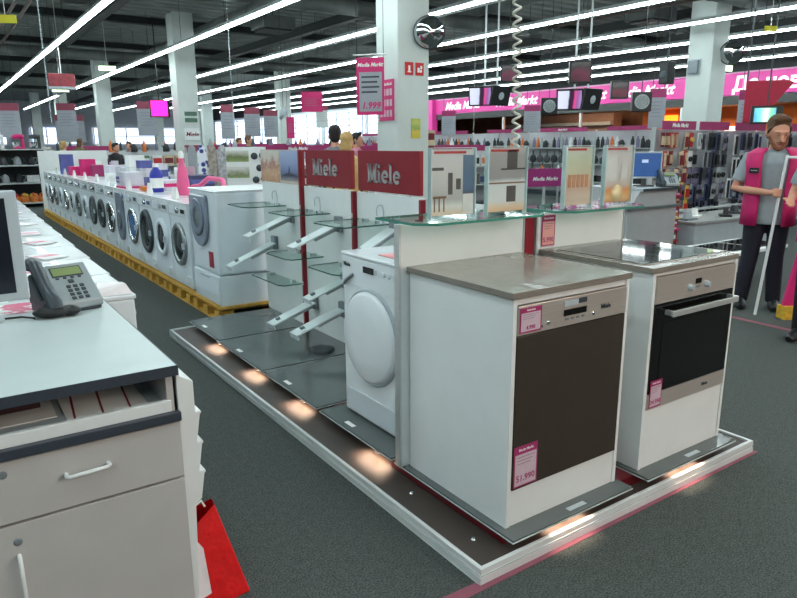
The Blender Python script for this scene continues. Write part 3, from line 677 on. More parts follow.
GL_D = mat('dark_door_glass', (26,30,34), .06, var=.3); GL_B = mat('blue_door_glass', (70,110,160), .1, var=.25, scale=5); GL_P = mat('smoky_blue_door', (122,132,148), .12, var=.15, scale=4)
GL_G = mat('grey_door_glass', (96,106,112), .1, var=.25, scale=6); RG = mat('satin_ring', (150,158,162), .25, .5)
def washer(label, loc, rz=0, r=.19, ring='s', glass=None, style=0, cat='washing machine'):
    """front faces local -X, width along Y"""
    t = T('washing_machine', label, cat, loc, rz, 'washing machines on pallets')
    glass = glass or GL_D; rm = {'s':RG, 'w':ENAMEL2, 'c':CHROME, 'd':DGREY}[ring]
    MB().box(.006,.555,-.298,.298,.012,.83).build('body', ENAMEL2, t, bevel=.01)
    MB().box(0,.56,-.299,.299,.83,.85).build('lid', ENAMEL, t, bevel=.004)
    f = MB().box(-.004,.006,-.296,.296,.705,.828).build('control_fascia', ENAMEL, t, bevel=.003)
    MB().box(-.008,-.004,.10,.28,.725,.81).build('detergent_drawer', ENAMEL2, f, bevel=.002)
    MB().ring((-.004,-.02,.765),(-1,0,0),[(.03,0),(.028,.02),(.024,.024)],18).build('knob', [CHROME,LGREY][style%2], f)
    MB().box(-.008,-.004,-.22,-.10,.745,.785).build('display', [BLACK,DGREY,GL_B][style%3], f)
    for q in range(3): MB().box(-.008,-.004,-.255+q*.0,-.24,.735+q*.02,.745+q*.02).build('button', MGREY, f)
    if style == 5:
        d = MB(); pts = []
        for a in range(19): th = pi+pi*a/18; pts.append((.17*cos(th), .40+.17*1.25*sin(th)))
        pts += [(.17,.76),(.15,.80),(-.15,.80),(-.17,.76)]
        d.prism(pts, 'x', -.03, .006).build('door', GL_P, t, bevel=.006)
        MB().ring((-.03,0,.46),(-1,0,0),[(.12,0),(.125,.006),(.10,.010)],28).build('door_window', GL_G, t)
    else:
        MB().ring((.006,0,.43),(-1,0,0),[(r,0),(r,.022),(r*.93,.034),(r*.74,.030),(r*.72,.022)],36).build('door_ring', rm, t)
        MB().ring((-.014,0,.43),(-1,0,0),[(r*.74,0),(r*.62,.008),(r*.3,.018),(0,.021)],32).build('door_glass', glass, t)
        MB().box(-.04,-.02,-r*.98,-r*.80,.40,.46).build('door_handle', LGREY, t, bevel=.004)
    MB().box(0,.006,-.285,-.14,.05,.13).build('filter_flap', ENAMEL, t, bevel=.002)
    for x in (.05,.5):
        for yy in (-.25,.25): MB().cyl((x,yy,0),(x,yy,.012),.02,10).build('foot', BLK, t)
    return t
spec = [('wide silver ring and dark glass, first after the stacked washer', .215, 's', GL_D, 0), ('white ring and narrow dark glass, second after the stacked washer', .20, 'w', GL_D, 1),
 ('very large black round door, third after the stacked washer', .25, 'd', GL_D, 2), ('chrome ring and blue glass, fourth after the stacked washer', .225, 'c', GL_B, 1),
 ('smoky blue shield-shaped door, fifth after the stacked washer', .2, 's', GL_P, 5), ('chrome ring and dark glass, sixth after the stacked washer', .215, 'c', GL_D, 0),
 ('dark ring and dark glass, seventh after the stacked washer', .21, 'd', GL_D, 1), ('dark ring and grey glass, eighth after the stacked washer', .22, 'd', GL_G, 0),
 ('white ring and grey glass, ninth after the stacked washer', .18, 'w', GL_G, 1), ('silver ring and black glass, tenth after the stacked washer', .20, 's', GL_D, 2),
 ('white ring and dark glass, eleventh after the stacked washer', .18, 'w', GL_D, 0), ('chrome ring and grey glass, twelfth after the stacked washer', .19, 'c', GL_G, 1),
 ('white ring, thirteenth after the stacked washer', .19, 'w', GL_G, 0), ('silver ring, fourteenth after the stacked washer', .19, 's', GL_D, 1),
 ('chrome ring, fifteenth after the stacked washer', .2, 'c', GL_G, 0), ('white ring, last one before the tall white end panel', .19, 'w', GL_D, 1)]
for i, (lb, r, rg, gl, st) in enumerate(spec):
    washer('white washing machine with ' + lb, (.30, 5.03+.63*i, .138), 0, r, rg, gl, st)
w2 = washer('white washing machine of the second row, turned away from the aisle', (1.43, 5.03, .138), pi, .19, 'w', GL_D, 0)
w2['group'] = 'washing machines turned away from the aisle'
for i in range(1, 16): dup(w2, (1.43, 5.03+.63*i, .138))
ep = T('end_panel', 'tall white panel standing across the far end of the washing machine row', 'panel', (1.35, 15.45, 0))
MB().box(-1.05,.40,-.02,.02,0,1.42).build('board', WHITE, ep, bevel=.004)
MB().box(-.9,-.84,.02,.4,0,.05).build('foot', ALU, ep); MB().box(.3,.36,.02,.4,0,.05).build('foot', ALU, ep)

# stacked large washer at the near end
bw = T('stacked_washer', 'tall white washer on a drawer pedestal with smoky shield-shaped door, near end of the row', 'washing machine', (.30, 4.275, .138))
MB().box(.0,.66,-.345,.345,.0,.27).build('pedestal', ENAMEL2, bw, bevel=.006)
MB().box(-.008,.0,-.335,.335,.02,.262).build('pedestal_drawer', ENAMEL2, bw, bevel=.012)
MB().box(-.014,-.006,-.10,.14,.222,.236).build('drawer_handle', LGREY, bw, bevel=.003)
MB().box(.0,.66,-.345,.345,.275,1.0).build('body', ENAMEL2, bw, bevel=.02)
MB().box(-.01,.67,-.35,.35,.995,1.012).build('lid', ENAMEL, bw, bevel=.008)
pts = []
for a in range(25):
    th = pi+pi*a/24; pts.append((.225*cos(th), .72+.22*sin(th)))
pts += [(.225,.94),(.20,.965),(-.20,.965),(-.225,.94)]
dd = MB().prism([(p[0]+.05,p[1]) for p in pts], 'x', -.03, .002).build('door', GL_P, bw, bevel=.012)
MB().ring((-.031,.05,.765),(-1,0,0),[(.165,0),(.17,.008),(.15,.014),(.135,.010)],36).build('door_ring', mat('smoky_ring', (120,132,150), .2, .3), dd)
MB().ring((-.031,.05,.765),(-1,0,0),[(.135,.0),(.10,.01),(0,.02)],32).build('door_glass', GL_G, dd)
MB().box(-.004,.0,-.22,-.11,.33,.47).build('red_sticker', mat('dark_red_sticker', (150,30,50), .4, var=.2), bw)

# items on top of the machines
def boxpack(x, y, z, w_, d_, h_, m, lb, cat='box', band=None, rz=0, name='product_box', group=None):
    t = T(name, lb, cat, (x,y,z), rz, group)
    MB().box(-w_/2,w_/2,-d_/2,d_/2,0,h_).build('carton', m, t, bevel=.003)
    if band: MB().box(-w_/2-.0015,w_/2+.0015,-d_/2-.0015,d_/2+.0015,h_*.35,h_*.7).build('printed_band', band, t)
    return t
def bottle(x, y, z, r, h, m, cap, lb, group=None):
    t = T('detergent_bottle', lb, 'bottle', (x,y,z), 0, group)
    MB().ring((0,0,0),(0,0,1),[(r,0),(r,h*.6),(r*.85,h*.72),(r*.4,h*.85),(r*.4,h*.88)],18).build('body', m, t)
    MB().ring((0,0,h*.88),(0,0,1),[(r*.45,0),(r*.45,h*.12)],14).build('cap', cap, t)
    MB().ring((0,0,h*.15),(0,0,1),[(r*1.02,0),(r*1.02,h*.35)],18).build('printed_band', PAPER, t)
ZT = .99
BLUEC = mat('blue_carton', (84,92,156), .5, var=.2); PALEC = mat('pale_carton', (208,206,216), .5, var=.1); PINKP = mat('pink_plastic', (226,92,142), .35, var=.05); ORG = mat('orange_print', (220,120,50), .5, var=.2)
bottle(.52,6.55,ZT,.075,.33,mat('blue_plastic',(46,56,160),.35),PAPER,'blue detergent bottle with white cap on the near washing machines')
boxpack(.50,6.60+.28,ZT,.16,.2,.05,ORG,'low orange carton beside the blue detergent bottle')
t = T('pink_display_bottle','tall slim pink bottle standing on the second washing machine after the stacked washer','bottle',(.62,5.85,ZT))
MB().ring((0,0,0),(0,0,1),[(.07,0),(.075,.05),(.055,.25),(.03,.34),(.022,.40)],20).build('body',PINKP,t); MB().ring((0,0,.40),(0,0,1),[(.03,0),(.03,.06),(.01,.08)],14).build('cap',PAPER,t)
t = T('leaflet_dispenser','clear leaflet dispenser with magenta base on the fourth washing machine','dispenser',(.50,7.7,ZT))
MB().box(-.16,.16,-.2,.2,0,.02).build('base',PINK,t); MB().box(-.15,.15,-.19,.19,.02,.26).build('box',ACRYL,t); MB().box(-.12,.12,-.15,.15,.021,.2).build('leaflets',PALEC,t)
boxpack(.75,8.0,ZT,.16,.22,.34,BLUEC,'upright blue and white carton behind the leaflet dispenser',band=PALEC)
boxpack(.80,6.9,ZT,.25,.35,.12,PALEC,'low pale carton lying right of the blue bottle',band=PINK)
t = T('pink_hose','pink flexible vacuum hose lying on the washing machines behind the pink bottle','hose',(1.15,6.3,ZT+.03))
MB().tube([(0,-.3,0),(.05,-.1,.1),(-.05,.1,.12),(-.1,.3,.02),(-.15,.45,.0)],.03,10).build('tube',PINKP,t); MB().cyl((0,-.38,0),(0,-.28,0),.036,12).build('cuff',LGREY,t)
boxpack(1.2,9.2,ZT,.35,.4,.20,BLUEC,'wide blue carton stack on the second row of machines',band=PALEC)
boxpack(1.0,8.5,ZT,.3,.4,.28,PALEC,'pale lilac carton with blue band on the second row of machines',band=BLUEC)
boxpack(1.2,7.1,ZT,.28,.4,.16,mat('navy_carton',(54,58,96),.5,var=.2),'navy carton behind the pink display bottle',band=BLUEC)
for i,(x,y,w_,h_,m,lb) in enumerate([(.6,12.3,.3,.16,PINK,'magenta carton beyond the middle of the washing machines'),(.7,11.9,.24,.30,PINK,'taller magenta carton by the far end of the machines'),(.85,11.5,.3,.2,PINK2,'dull magenta carton in the far group of cartons'),(.5,12.9,.22,.38,BLUEC,'blue carton standing farthest on the front machines'),(.9,10.4,.35,.22,PALEC,'white carton on the machines right of the magenta group'),(1.1,10.0,.25,.38,PAPER,'tall white carton at the middle of the second row'),(1.2,11.0,.4,.2,LGREY,'grey low carton on the second row of machines')]):
    boxpack(x,y,ZT,w_,w_*1.1,h_,m,lb)
for i in range(9):
    y = 5.35+.63*i*1.6
    if y > 14.5: break
    o = MB().prism([(-.0,0),(.05,0),(.03,.12),(.02,.12)],'y',-.06,.06).build('price_tent',PAPER); o.location = (.36,y,ZT-.001); tag(o,'small white price tent on a washing machine','price tent','price tents on the washing machines')

random.seed(17)
TC = [PALEC, mat('lilac_carton',(150,146,190),.5,var=.15), mat('grey_carton',(170,174,178),.5,var=.15), BLUEC, mat('pale_pink_carton',(206,160,180),.5,var=.15), mat('dark_carton',(70,72,84),.5,var=.2), PAPER]
for i in range(34):
    x = random.choice((.66,.98,1.2)); y = 6.3+.27*i*1.0+random.uniform(-.05,.05); w_ = random.uniform(.08,.15); h_ = random.uniform(.08,.26)
    if y > 14.8 or any(abs(y-q) < .32 and abs(x-xx) < .4 for xx,q in ((1.2,9.2),(1.0,8.5),(.75,8.0),(1.2,7.1),(.8,6.9),(1.15,6.3),(.66,6.5),(.5,7.7),(.7,11.9),(.6,12.3),(.85,11.5),(.9,10.4),(1.1,10.0),(1.2,11.0),(.5,12.9))): continue
    o = MB().box(-w_/2,w_/2,-w_/2,w_/2,0,h_).box(-w_/2-.001,w_/2+.001,-w_/2-.001,w_/2+.001,h_*.3,h_*.6,1).build('small_carton',[TC[i%7],TC[(i*3+2)%7]]); o.location = (x,y,ZT); o.rotation_euler=(0,0,random.uniform(-.4,.4))
    tag(o,'small pale carton on the washing machines','carton','small cartons on the washing machines')
# ironing board and cooker hood displays behind the stacked washer
def iron(x,y,m,lb):
    t = T('ironing_board',lb,'ironing board',(x,y,0),-.55,'ironing boards')
    pts = [(-.063,.1),(.063,.1),(.063,1.40),(.05,1.49),(.02,1.53),(-.02,1.53),(-.05,1.49),(-.063,1.40)]
    MB().prism(pts,'y',-.015,.015).build('board',m,t,bevel=.006)
    MB().tube([(-.05,.03,.0),(.05,.05,1.1)],.01,6).build('leg',LGREY,t); MB().tube([(.05,.06,.0),(-.05,.075,1.1)],.01,6).build('leg',LGREY,t)
floral = bpy.data.materials.new('blue_white_floral'); floral.use_nodes = True
_n = floral.node_tree.nodes; _l = floral.node_tree.links
_v = _n.new('ShaderNodeTexVoronoi'); _v.inputs['Scale'].default_value = 11; _c = _n.new('ShaderNodeValToRGB'); _tc = _n.new('ShaderNodeTexCoord')
_l.new(_tc.outputs['Object'],_v.inputs['Vector']); _l.new(_v.outputs['Distance'],_c.inputs[0]); _c.color_ramp.elements[0].color=(*lin((40,56,130)),1); _c.color_ramp.elements[1].color=(*lin((222,226,234)),1); _c.color_ramp.elements[0].position=.3; _c.color_ramp.elements[1].position=.42
_l.new(_c.outputs[0],_n['Principled BSDF'].inputs['Base Color'])
YI = 4.95
for x,m,lb in ((1.50,mat('silver_cover',(150,156,160),.4,.2),'silver ironing board at the left of the upright ironing boards'),(1.62,floral,'blue and white patterned ironing board, second from the left'),(1.745,mat('taupe_cover',(150,140,132),.7,var=.4,scale=18),'taupe patterned ironing board in the middle'),(1.865,mat('grey_pattern_cover',(170,168,172),.7,var=.4,scale=20),'pale grey patterned ironing board at the right of the group')):
    iron(x,8.25-.68*(x-1.5),m,lb)
for q in range(5):
    o = MB().cyl((1.47-q*.022,8.42+q*.02,0),(1.47-q*.022,8.42+q*.02,1.5),.008,8).build('chrome_rod',ALU); tag(o,'thin upright chrome rod left of the patterned ironing boards','rod','chrome rods')
hd = T('hood_display','white display wall with cooker hood pictures behind the stacked washer','display wall',(2.13,7.76,0),-.45)
MB().box(-.285,.285,.0,.1,0,1.50).build('board',WHITE,hd,bevel=.004)
MB().box(-.28,.04,-.004,.0,1.29,1.45).build('picture',picture('green_pan_photo',[(0,(200,204,200)),(.3,(150,170,110)),(.6,(110,120,80)),(1,(206,206,200))],'Z',1.2,1.45,.2,12),hd)
MB().box(-.28,.04,-.004,.0,1.06,1.22).build('picture',picture('green_pan_photo_low',[(0,(200,204,200)),(.3,(150,170,110)),(.6,(120,130,90)),(1,(206,206,200))],'Z',.95,1.2,.25,12),hd)
for x,z in ((.12,1.37),(.24,1.38),(.19,1.20),(.13,1.03),(.25,1.04)):
    MB().ring((x,-.001,z),(0,-1,0),[(.05,0),(.05,.012),(.03,.02),(0,.02)],24).build('round_hob_plate',DGREY,hd)

# ================================================================== DESK
dk = T('service_desk','white desk with blue-grey edge, open letter shelf, drawer and door, at the left','desk',(-1.65,.9,0))
DX0, DX1, DY0, DY1 = -2.5, -1.105, .285, 1.50
MB().box(DX0,DX1,DY0+.002,DY1,.870,.899).build('desktop',TOPW,dk,world=True)
MB().box(DX0,DX1+.004,DY0-.002,DY0+.002,.868,.899).build('edge_band',EDGE,dk,world=True); MB().box(DX1,DX1+.004,DY0,DY1,.868,.899).build('edge_band',EDGE,dk,world=True)
MB().box(DX1-.03,DX1-.01,DY0+.02,DY1,0,.868).build('side_panel',GREYD,dk,world=True)
MB().box(DX0,DX1-.03,DY1-.02,DY1,0,.868).build('rear_panel',GREYD,dk,world=True)
MB().box(DX0,DX1-.03,DY0+.03,DY1-.02,.758,.772).build('letter_shelf',LGREY,dk,world=True)
MB().box(DX0,DX1-.02,DY0+.012,DY0+.03,.752,.79).build('shelf_lip',WHITE,dk,world=True,bevel=.002)
MB().box(DX0,DX1+.0,DY0-.012,DY0+.012,.728,.756).build('lower_edge_band',EDGE,dk,world=True,bevel=.002)
dr = MB().box(DX0,DX1-.004,DY0,DY0+.018,.545,.722).build('drawer',GREYD,dk,world=True,bevel=.0015)
def dhandle(par,a,b):
    a = Vector(a); b = Vector(b); d = Vector((0,-.028,0))
    MB().tube([a,a+d*.7,a+d+(b-a)*.06,b+d-(b-a)*.06,b+d*.7,b],.006,10).build('handle',WHITE,par,world=True)
dhandle(dr,(-1.428,DY0,.646),(-1.318,DY0,.650))
MB().ring((-1.575,DY0,.688),(0,-1,0),[(.011,0),(.011,.003),(.006,.004)],18).build('lock',MGREY,dr,world=True)
do = MB().box(DX0,DX1-.004,DY0,DY0+.018,.0,.537).build('door',GREYD,dk,world=True,bevel=.0015)
dhandle(do,(-1.565,DY0,.445),(-1.565,DY0,.315))
MB().ring((-1.563,DY0,.487),(0,-1,0),[(.011,0),(.011,.003),(.006,.004)],18).build('lock',MGREY,do,world=True)
ws = MB()
for x in (-1.43,-1.35,-1.27): ws.tube([(x,.33,.776),(x+.004,.36,.782),(x+.02,.62,.79)],.003,6)
FOLD = mat('dark_folder',(60,30,36),.6,var=.2)
for i,(x0,x1,y0,m,lb,z) in enumerate([(-1.40,-1.18,.33,PAPER,'white paper sheet with red lines, rightmost on the letter shelf',.773),(-1.62,-1.42,.40,PAPER,'white paper sheet left of the red-lined sheet on the letter shelf',.773),(-1.85,-1.45,.50,FOLD,'dark red folder at the back of the letter shelf',.776)]):
    t = T('paper_sheet' if m is PAPER else 'folder',lb,'paper' if m is PAPER else 'folder',((x0+x1)/2,y0+.15,z))
    MB().box(x0,x1,y0,y0+.3,z,z+(.003 if m is PAPER else .02)).build('sheet',m,t,world=True)
    if i == 0:
        for x in (-1.385,-1.31,-1.235,): MB().prism([(x,.335),(x+.006,.335),(x+.03,.62),(x+.024,.62)],'z',z+.003,z+.0036).build('red_line',RED,t,world=True)
# tiered brochure rack on the desk side
rk = T('brochure_rack','white tiered brochure rack hanging on the right side of the desk','rack',(-1.06,.45,.3))
pr = [(-1.105,.10),(-1.085,.10),(-1.072,.42)]
for z in (.435,.535,.635): pr += [(-1.052,z),(-1.038,z+.084),(-1.034,z+.085),(-1.034,z+.093),(-1.052,z+.093)]
pr += [(-1.052,.83),(-1.105,.862)]
MB().prism(pr,'y',.315,.60).build('pockets',WHITE,rk,world=True,bevel=.002)
MB().box(-1.105,-1.095,.30,.62,.08,.865).build('back_plate',WHITE,rk,world=True)
# red shopping bag
bg = T('shopping_bag','red and white shopping bag on the carpet against the desk','bag',(-.99,.42,0))
v = [(-1.10,.33,0),(-.895,.36,0),(-.92,.56,0),(-1.10,.56,0),(-1.05,.40,.30),(-.985,.41,.345),(-.975,.47,.335),(-1.05,.50,.30)]
MB().add(v,[(0,3,2,1),(0,1,5,4),(1,2,6,5),(2,3,7,6),(3,0,4,7)]).build('red_side',mat('red_plastic_bag',(214,26,28),.35,var=.12,scale=18,bump=.8),bg,world=True,bevel=.006)
MB().add([(-1.102,.326,.06),(-1.04,.334,.07),(-1.045,.372,.22),(-1.075,.388,.27),(-1.102,.39,.27)],[(0,1,2,3,4)]).build('white_patch',mat('white_plastic_bag',(226,218,220),.35,bump=.5),bg,world=True)
MB().add([(-.903,.40,.03),(-.92,.50,.03),(-.985,.455,.28),(-.975,.425,.25)],[(0,1,2,3)]).build('white_patch',mat('white_plastic_bag',(226,218,220),.35,bump=.5),bg,world=True)
MB().tube([(-1.05,.42,.31),(-1.05,.43,.345),(-1.02,.44,.355),(-1.01,.44,.33)],.004,6).build('handle',PAPER,bg,world=True)

# telephone
ph = T('desk_phone','silver and dark grey desk telephone with display and keypad on the desk','telephone',(-1.258,1.235,.899),R(12))
MB().prism([(-.09,.0),(.085,.0),(.085,.145),(.07,.155),(-.09,.03)],'x',-.115,.12).build('stand',DGREY,ph,bevel=.008)
TL = MB().prism([(-.095,.022),(-.09,.012),(.09,.15),(.09,.175),(.075,.178),(-.095,.045)],'x',-.055,.125)
fc = TL.build('face',mat('silver_plastic',(150,160,164),.35,.2,var=.03),ph,bevel=.006)
U = Vector((0,.17,.133)).normalized(); N = Vector((0,-U.z,U.y)); O = Vector((0,-.095,.045))
def onface(mb, x0,x1,a0,a1,h0,h1,mi=0):
    vs = []
    for h in (h0,h1):
        for x,a in ((x0,a0),(x1,a0),(x1,a1),(x0,a1)): vs.append(Vector((x,0,0))+O+U*a+N*h)
    return mb.add([(p.x,p.y,p.z) for p in vs],[(0,3,2,1),(4,5,6,7),(0,1,5,4),(1,2,6,5),(2,3,7,6),(3,0,4,7)],mi)
onface(MB(),-.035,.095,.145,.198,.0,.003).build('display_bezel',DGREY,fc)
onface(MB(),-.030,.090,.150,.193,.003,.004).build('display',mat('green_lcd',(128,144,96),.3,var=.05),fc)
for r_ in range(4):
    for c_ in range(3): onface(MB(),-.0+c_*.028,.018+c_*.028,.012+r_*.022,.026+r_*.022,.0,.006).build('key',DGREY,fc,bevel=.002)
for c_ in range(4): onface(MB(),-.026+c_*.031,-.012+c_*.031,.132,.14,.0,.004).build('soft_key',DGREY,fc,bevel=.001)
onface(MB(),.018,.042,.104,.124,.0,.006).build('navigation_key',DGREY,fc,bevel=.003)
hs = MB().tube([(-.086,-.13,.035),(-.087,-.115,.062),(-.087,-.07,.085),(-.087,.0,.135),(-.087,.06,.19),(-.087,.085,.195),(-.087,.095,.17)],[(.028,.018),(.033,.027),(.027,.018),(.026,.018),(.028,.022),(.032,.028),(.028,.020)],16,flat=(1,0,0)).build('handset',mat('handset_slate',(50,60,68),.35,var=.05),ph)
MB().box(-.118,-.058,-.10,.09,.03,.06).build('cradle',DGREY,ph,bevel=.008)
ph.scale = (.9,.92,.94)
ad = T('cable_adapter','dark lump of cable and plug lying in front of the telephone','adapter',(-1.325,1.115,.899),R(-12))
MB().ball((0,0,.022),.065,.038,.022,0).build('plug',BLK,ad); MB().ball((.06,.012,.02),.04,.03,.02).build('coil',BLK,ad)
cb = MB().tube([(-2.0,1.20,.905),(-1.75,1.19,.905),(-1.55,1.185,.905),(-1.42,1.17,.905),(-1.38,1.12,.905),(-1.385,1.115,.905)],.004,8).build('black_cable',BLK); tag(cb,'black cable running across the desk to the telephone','cable')
# monitor, seen from its right edge
mn = T('computer_monitor','light grey computer monitor with dark screen at the left end of the desk','monitor',(-1.592,1.16,.899),R(3))
MB().box(-.205,.205,-.02,.03,.075,.475).build('frame',LGREY,mn,bevel=.006)
MB().box(-.18,.165,-.0225,-.02,.105,.45).build('screen',mat('dark_screen',(26,30,40),.15),mn)
MB().box(-.17,.17,.03,.09,.14,.42).build('rear_shell',LGREY,mn,bevel=.02)
MB().cyl((0,.04,.01),(0,.05,.25),.03,16).build('neck',LGREY,mn)
MB().ring((0,.03,0),(0,0,1),[(.12,0),(.12,.008),(.10,.014),(.0,.018)],32).build('base_foot',LGREY,mn)
rg = MB().tube([(-1.56+.055*cos(a*.3),1.045+.03*sin(a*.3),.902) for a in range(22)],.0025,6).build('wire_ring',MGREY); tag(rg,'loop of thin wire lying on the desk below the monitor','wire')
lf = MB().box(-1.55,-1.30,1.26,1.45,.8995,.901).build('leaflet',picture('red_print',[(0,(226,226,226)),(.35,(222,222,222)),(.45,(206,60,110)),(.6,(206,70,110)),(.7,(225,225,225)),(1,(226,226,226))],'X',-1.6,-1.25,.35,26,.5)); tag(lf,'white leaflet with magenta print lying on the desk behind the telephone','leaflet')

# white cookers beyond the desk, with leaflets on top
def cooker(x,y,lb,i):
    t = T('white_cooker',lb,'cooker',(x,y,0),0,'white cookers beyond the desk')
    MB().box(-.32,.30,0,.60,.02,.84).build('body',ENAMEL,t,bevel=.008)
    MB().box(-.325,.308,-.003,.603,.84,.862).build('top_lid',ENAMEL,t,bevel=.006)
    MB().box(.30,.306,.06,.54,.10,.62).build('oven_door',ENAMEL2,t,bevel=.004)
    MB().tube([(.306,.12,.64),(.335,.13,.64),(.335,.47,.64),(.306,.48,.64)],.007,8).build('handle',LGREY,t)
    for q in range(4): MB().ring((.306,.12+.12*q,.75),(1,0,0),[(.018,0),(.016,.018)],14).build('knob',LGREY,t)
    MB().box(-.3,.28,.02,.58,0,.02).build('plinth',DGREY,t)
ORDN = ['second','third','fourth','fifth','sixth','seventh','eighth','ninth','tenth','eleventh','twelfth','thirteenth','fourteenth']
WORDS = ['first after the desk','second after the desk','third after the desk','fourth after the desk','fifth after the desk','sixth after the desk','seventh after the desk','eighth after the desk','ninth after the desk','tenth after the desk','eleventh after the desk']
for i in range(11):
    cooker(-1.235+.012*i, 1.53+.625*i, 'white cooker standing in the row beyond the desk, '+WORDS[i], i)
random.seed(3)
LM = [PAPER, picture('magenta_lines_print',[(0,(228,226,228)),(.4,(226,224,226)),(.48,(214,60,110)),(.56,(226,224,226)),(.62,(214,90,130)),(.68,(228,226,228)),(1,(228,226,228))],'Y',-.15,.15,.12,12,.5), mat('grey_print_sheet',(206,208,212),.6,var=.15,scale=30)]
for i in range(11):
    yb = 1.53+.625*i
    for q in range(3):
        x = -1.48+.012*i+.17*q+random.uniform(-.02,.02); yy = yb+.15+random.uniform(0,.2)
        o = MB().box(-.075,.075,-.12,.12,0,.0015+.001*q).build('leaflet',LM[1 if i in (1,2,3) else (i*2+q)%3]); o.location=(x,yy,.8625+.002*q); o.rotation_euler=(0,0,random.uniform(-.5,.5))
        tag(o,'printed leaflet lying on one of the white cookers beyond the desk','leaflet','leaflets on the cookers')
st = T('wire_sign_stand','crumpled white plastic sleeve at the corner of the first cooker','plastic sleeve',(-.98,1.62,.864))
MB().add([(-.12,-.06,0),(.04,-.08,0),(.05,.1,0),(-.1,.12,0),(-.10,-.03,.03),(.02,-.05,.045),(.03,.07,.03),(-.08,.08,.04)],[(0,3,2,1),(4,5,6,7),(0,1,5,4),(1,2,6,5),(2,3,7,6),(3,0,4,7)]).build('sleeve',mat('white_plastic_bag',(226,218,220),.35,bump=.5),st)
o = MB().box(-.03,.03,-.2,.2,0,.004).build('floor_label',PAPER); o.location=(-.42,8.0,0.0006); o.rotation_euler=(0,0,.1); tag(o,'white strip of paper lying on the aisle carpet beside the cookers','paper')

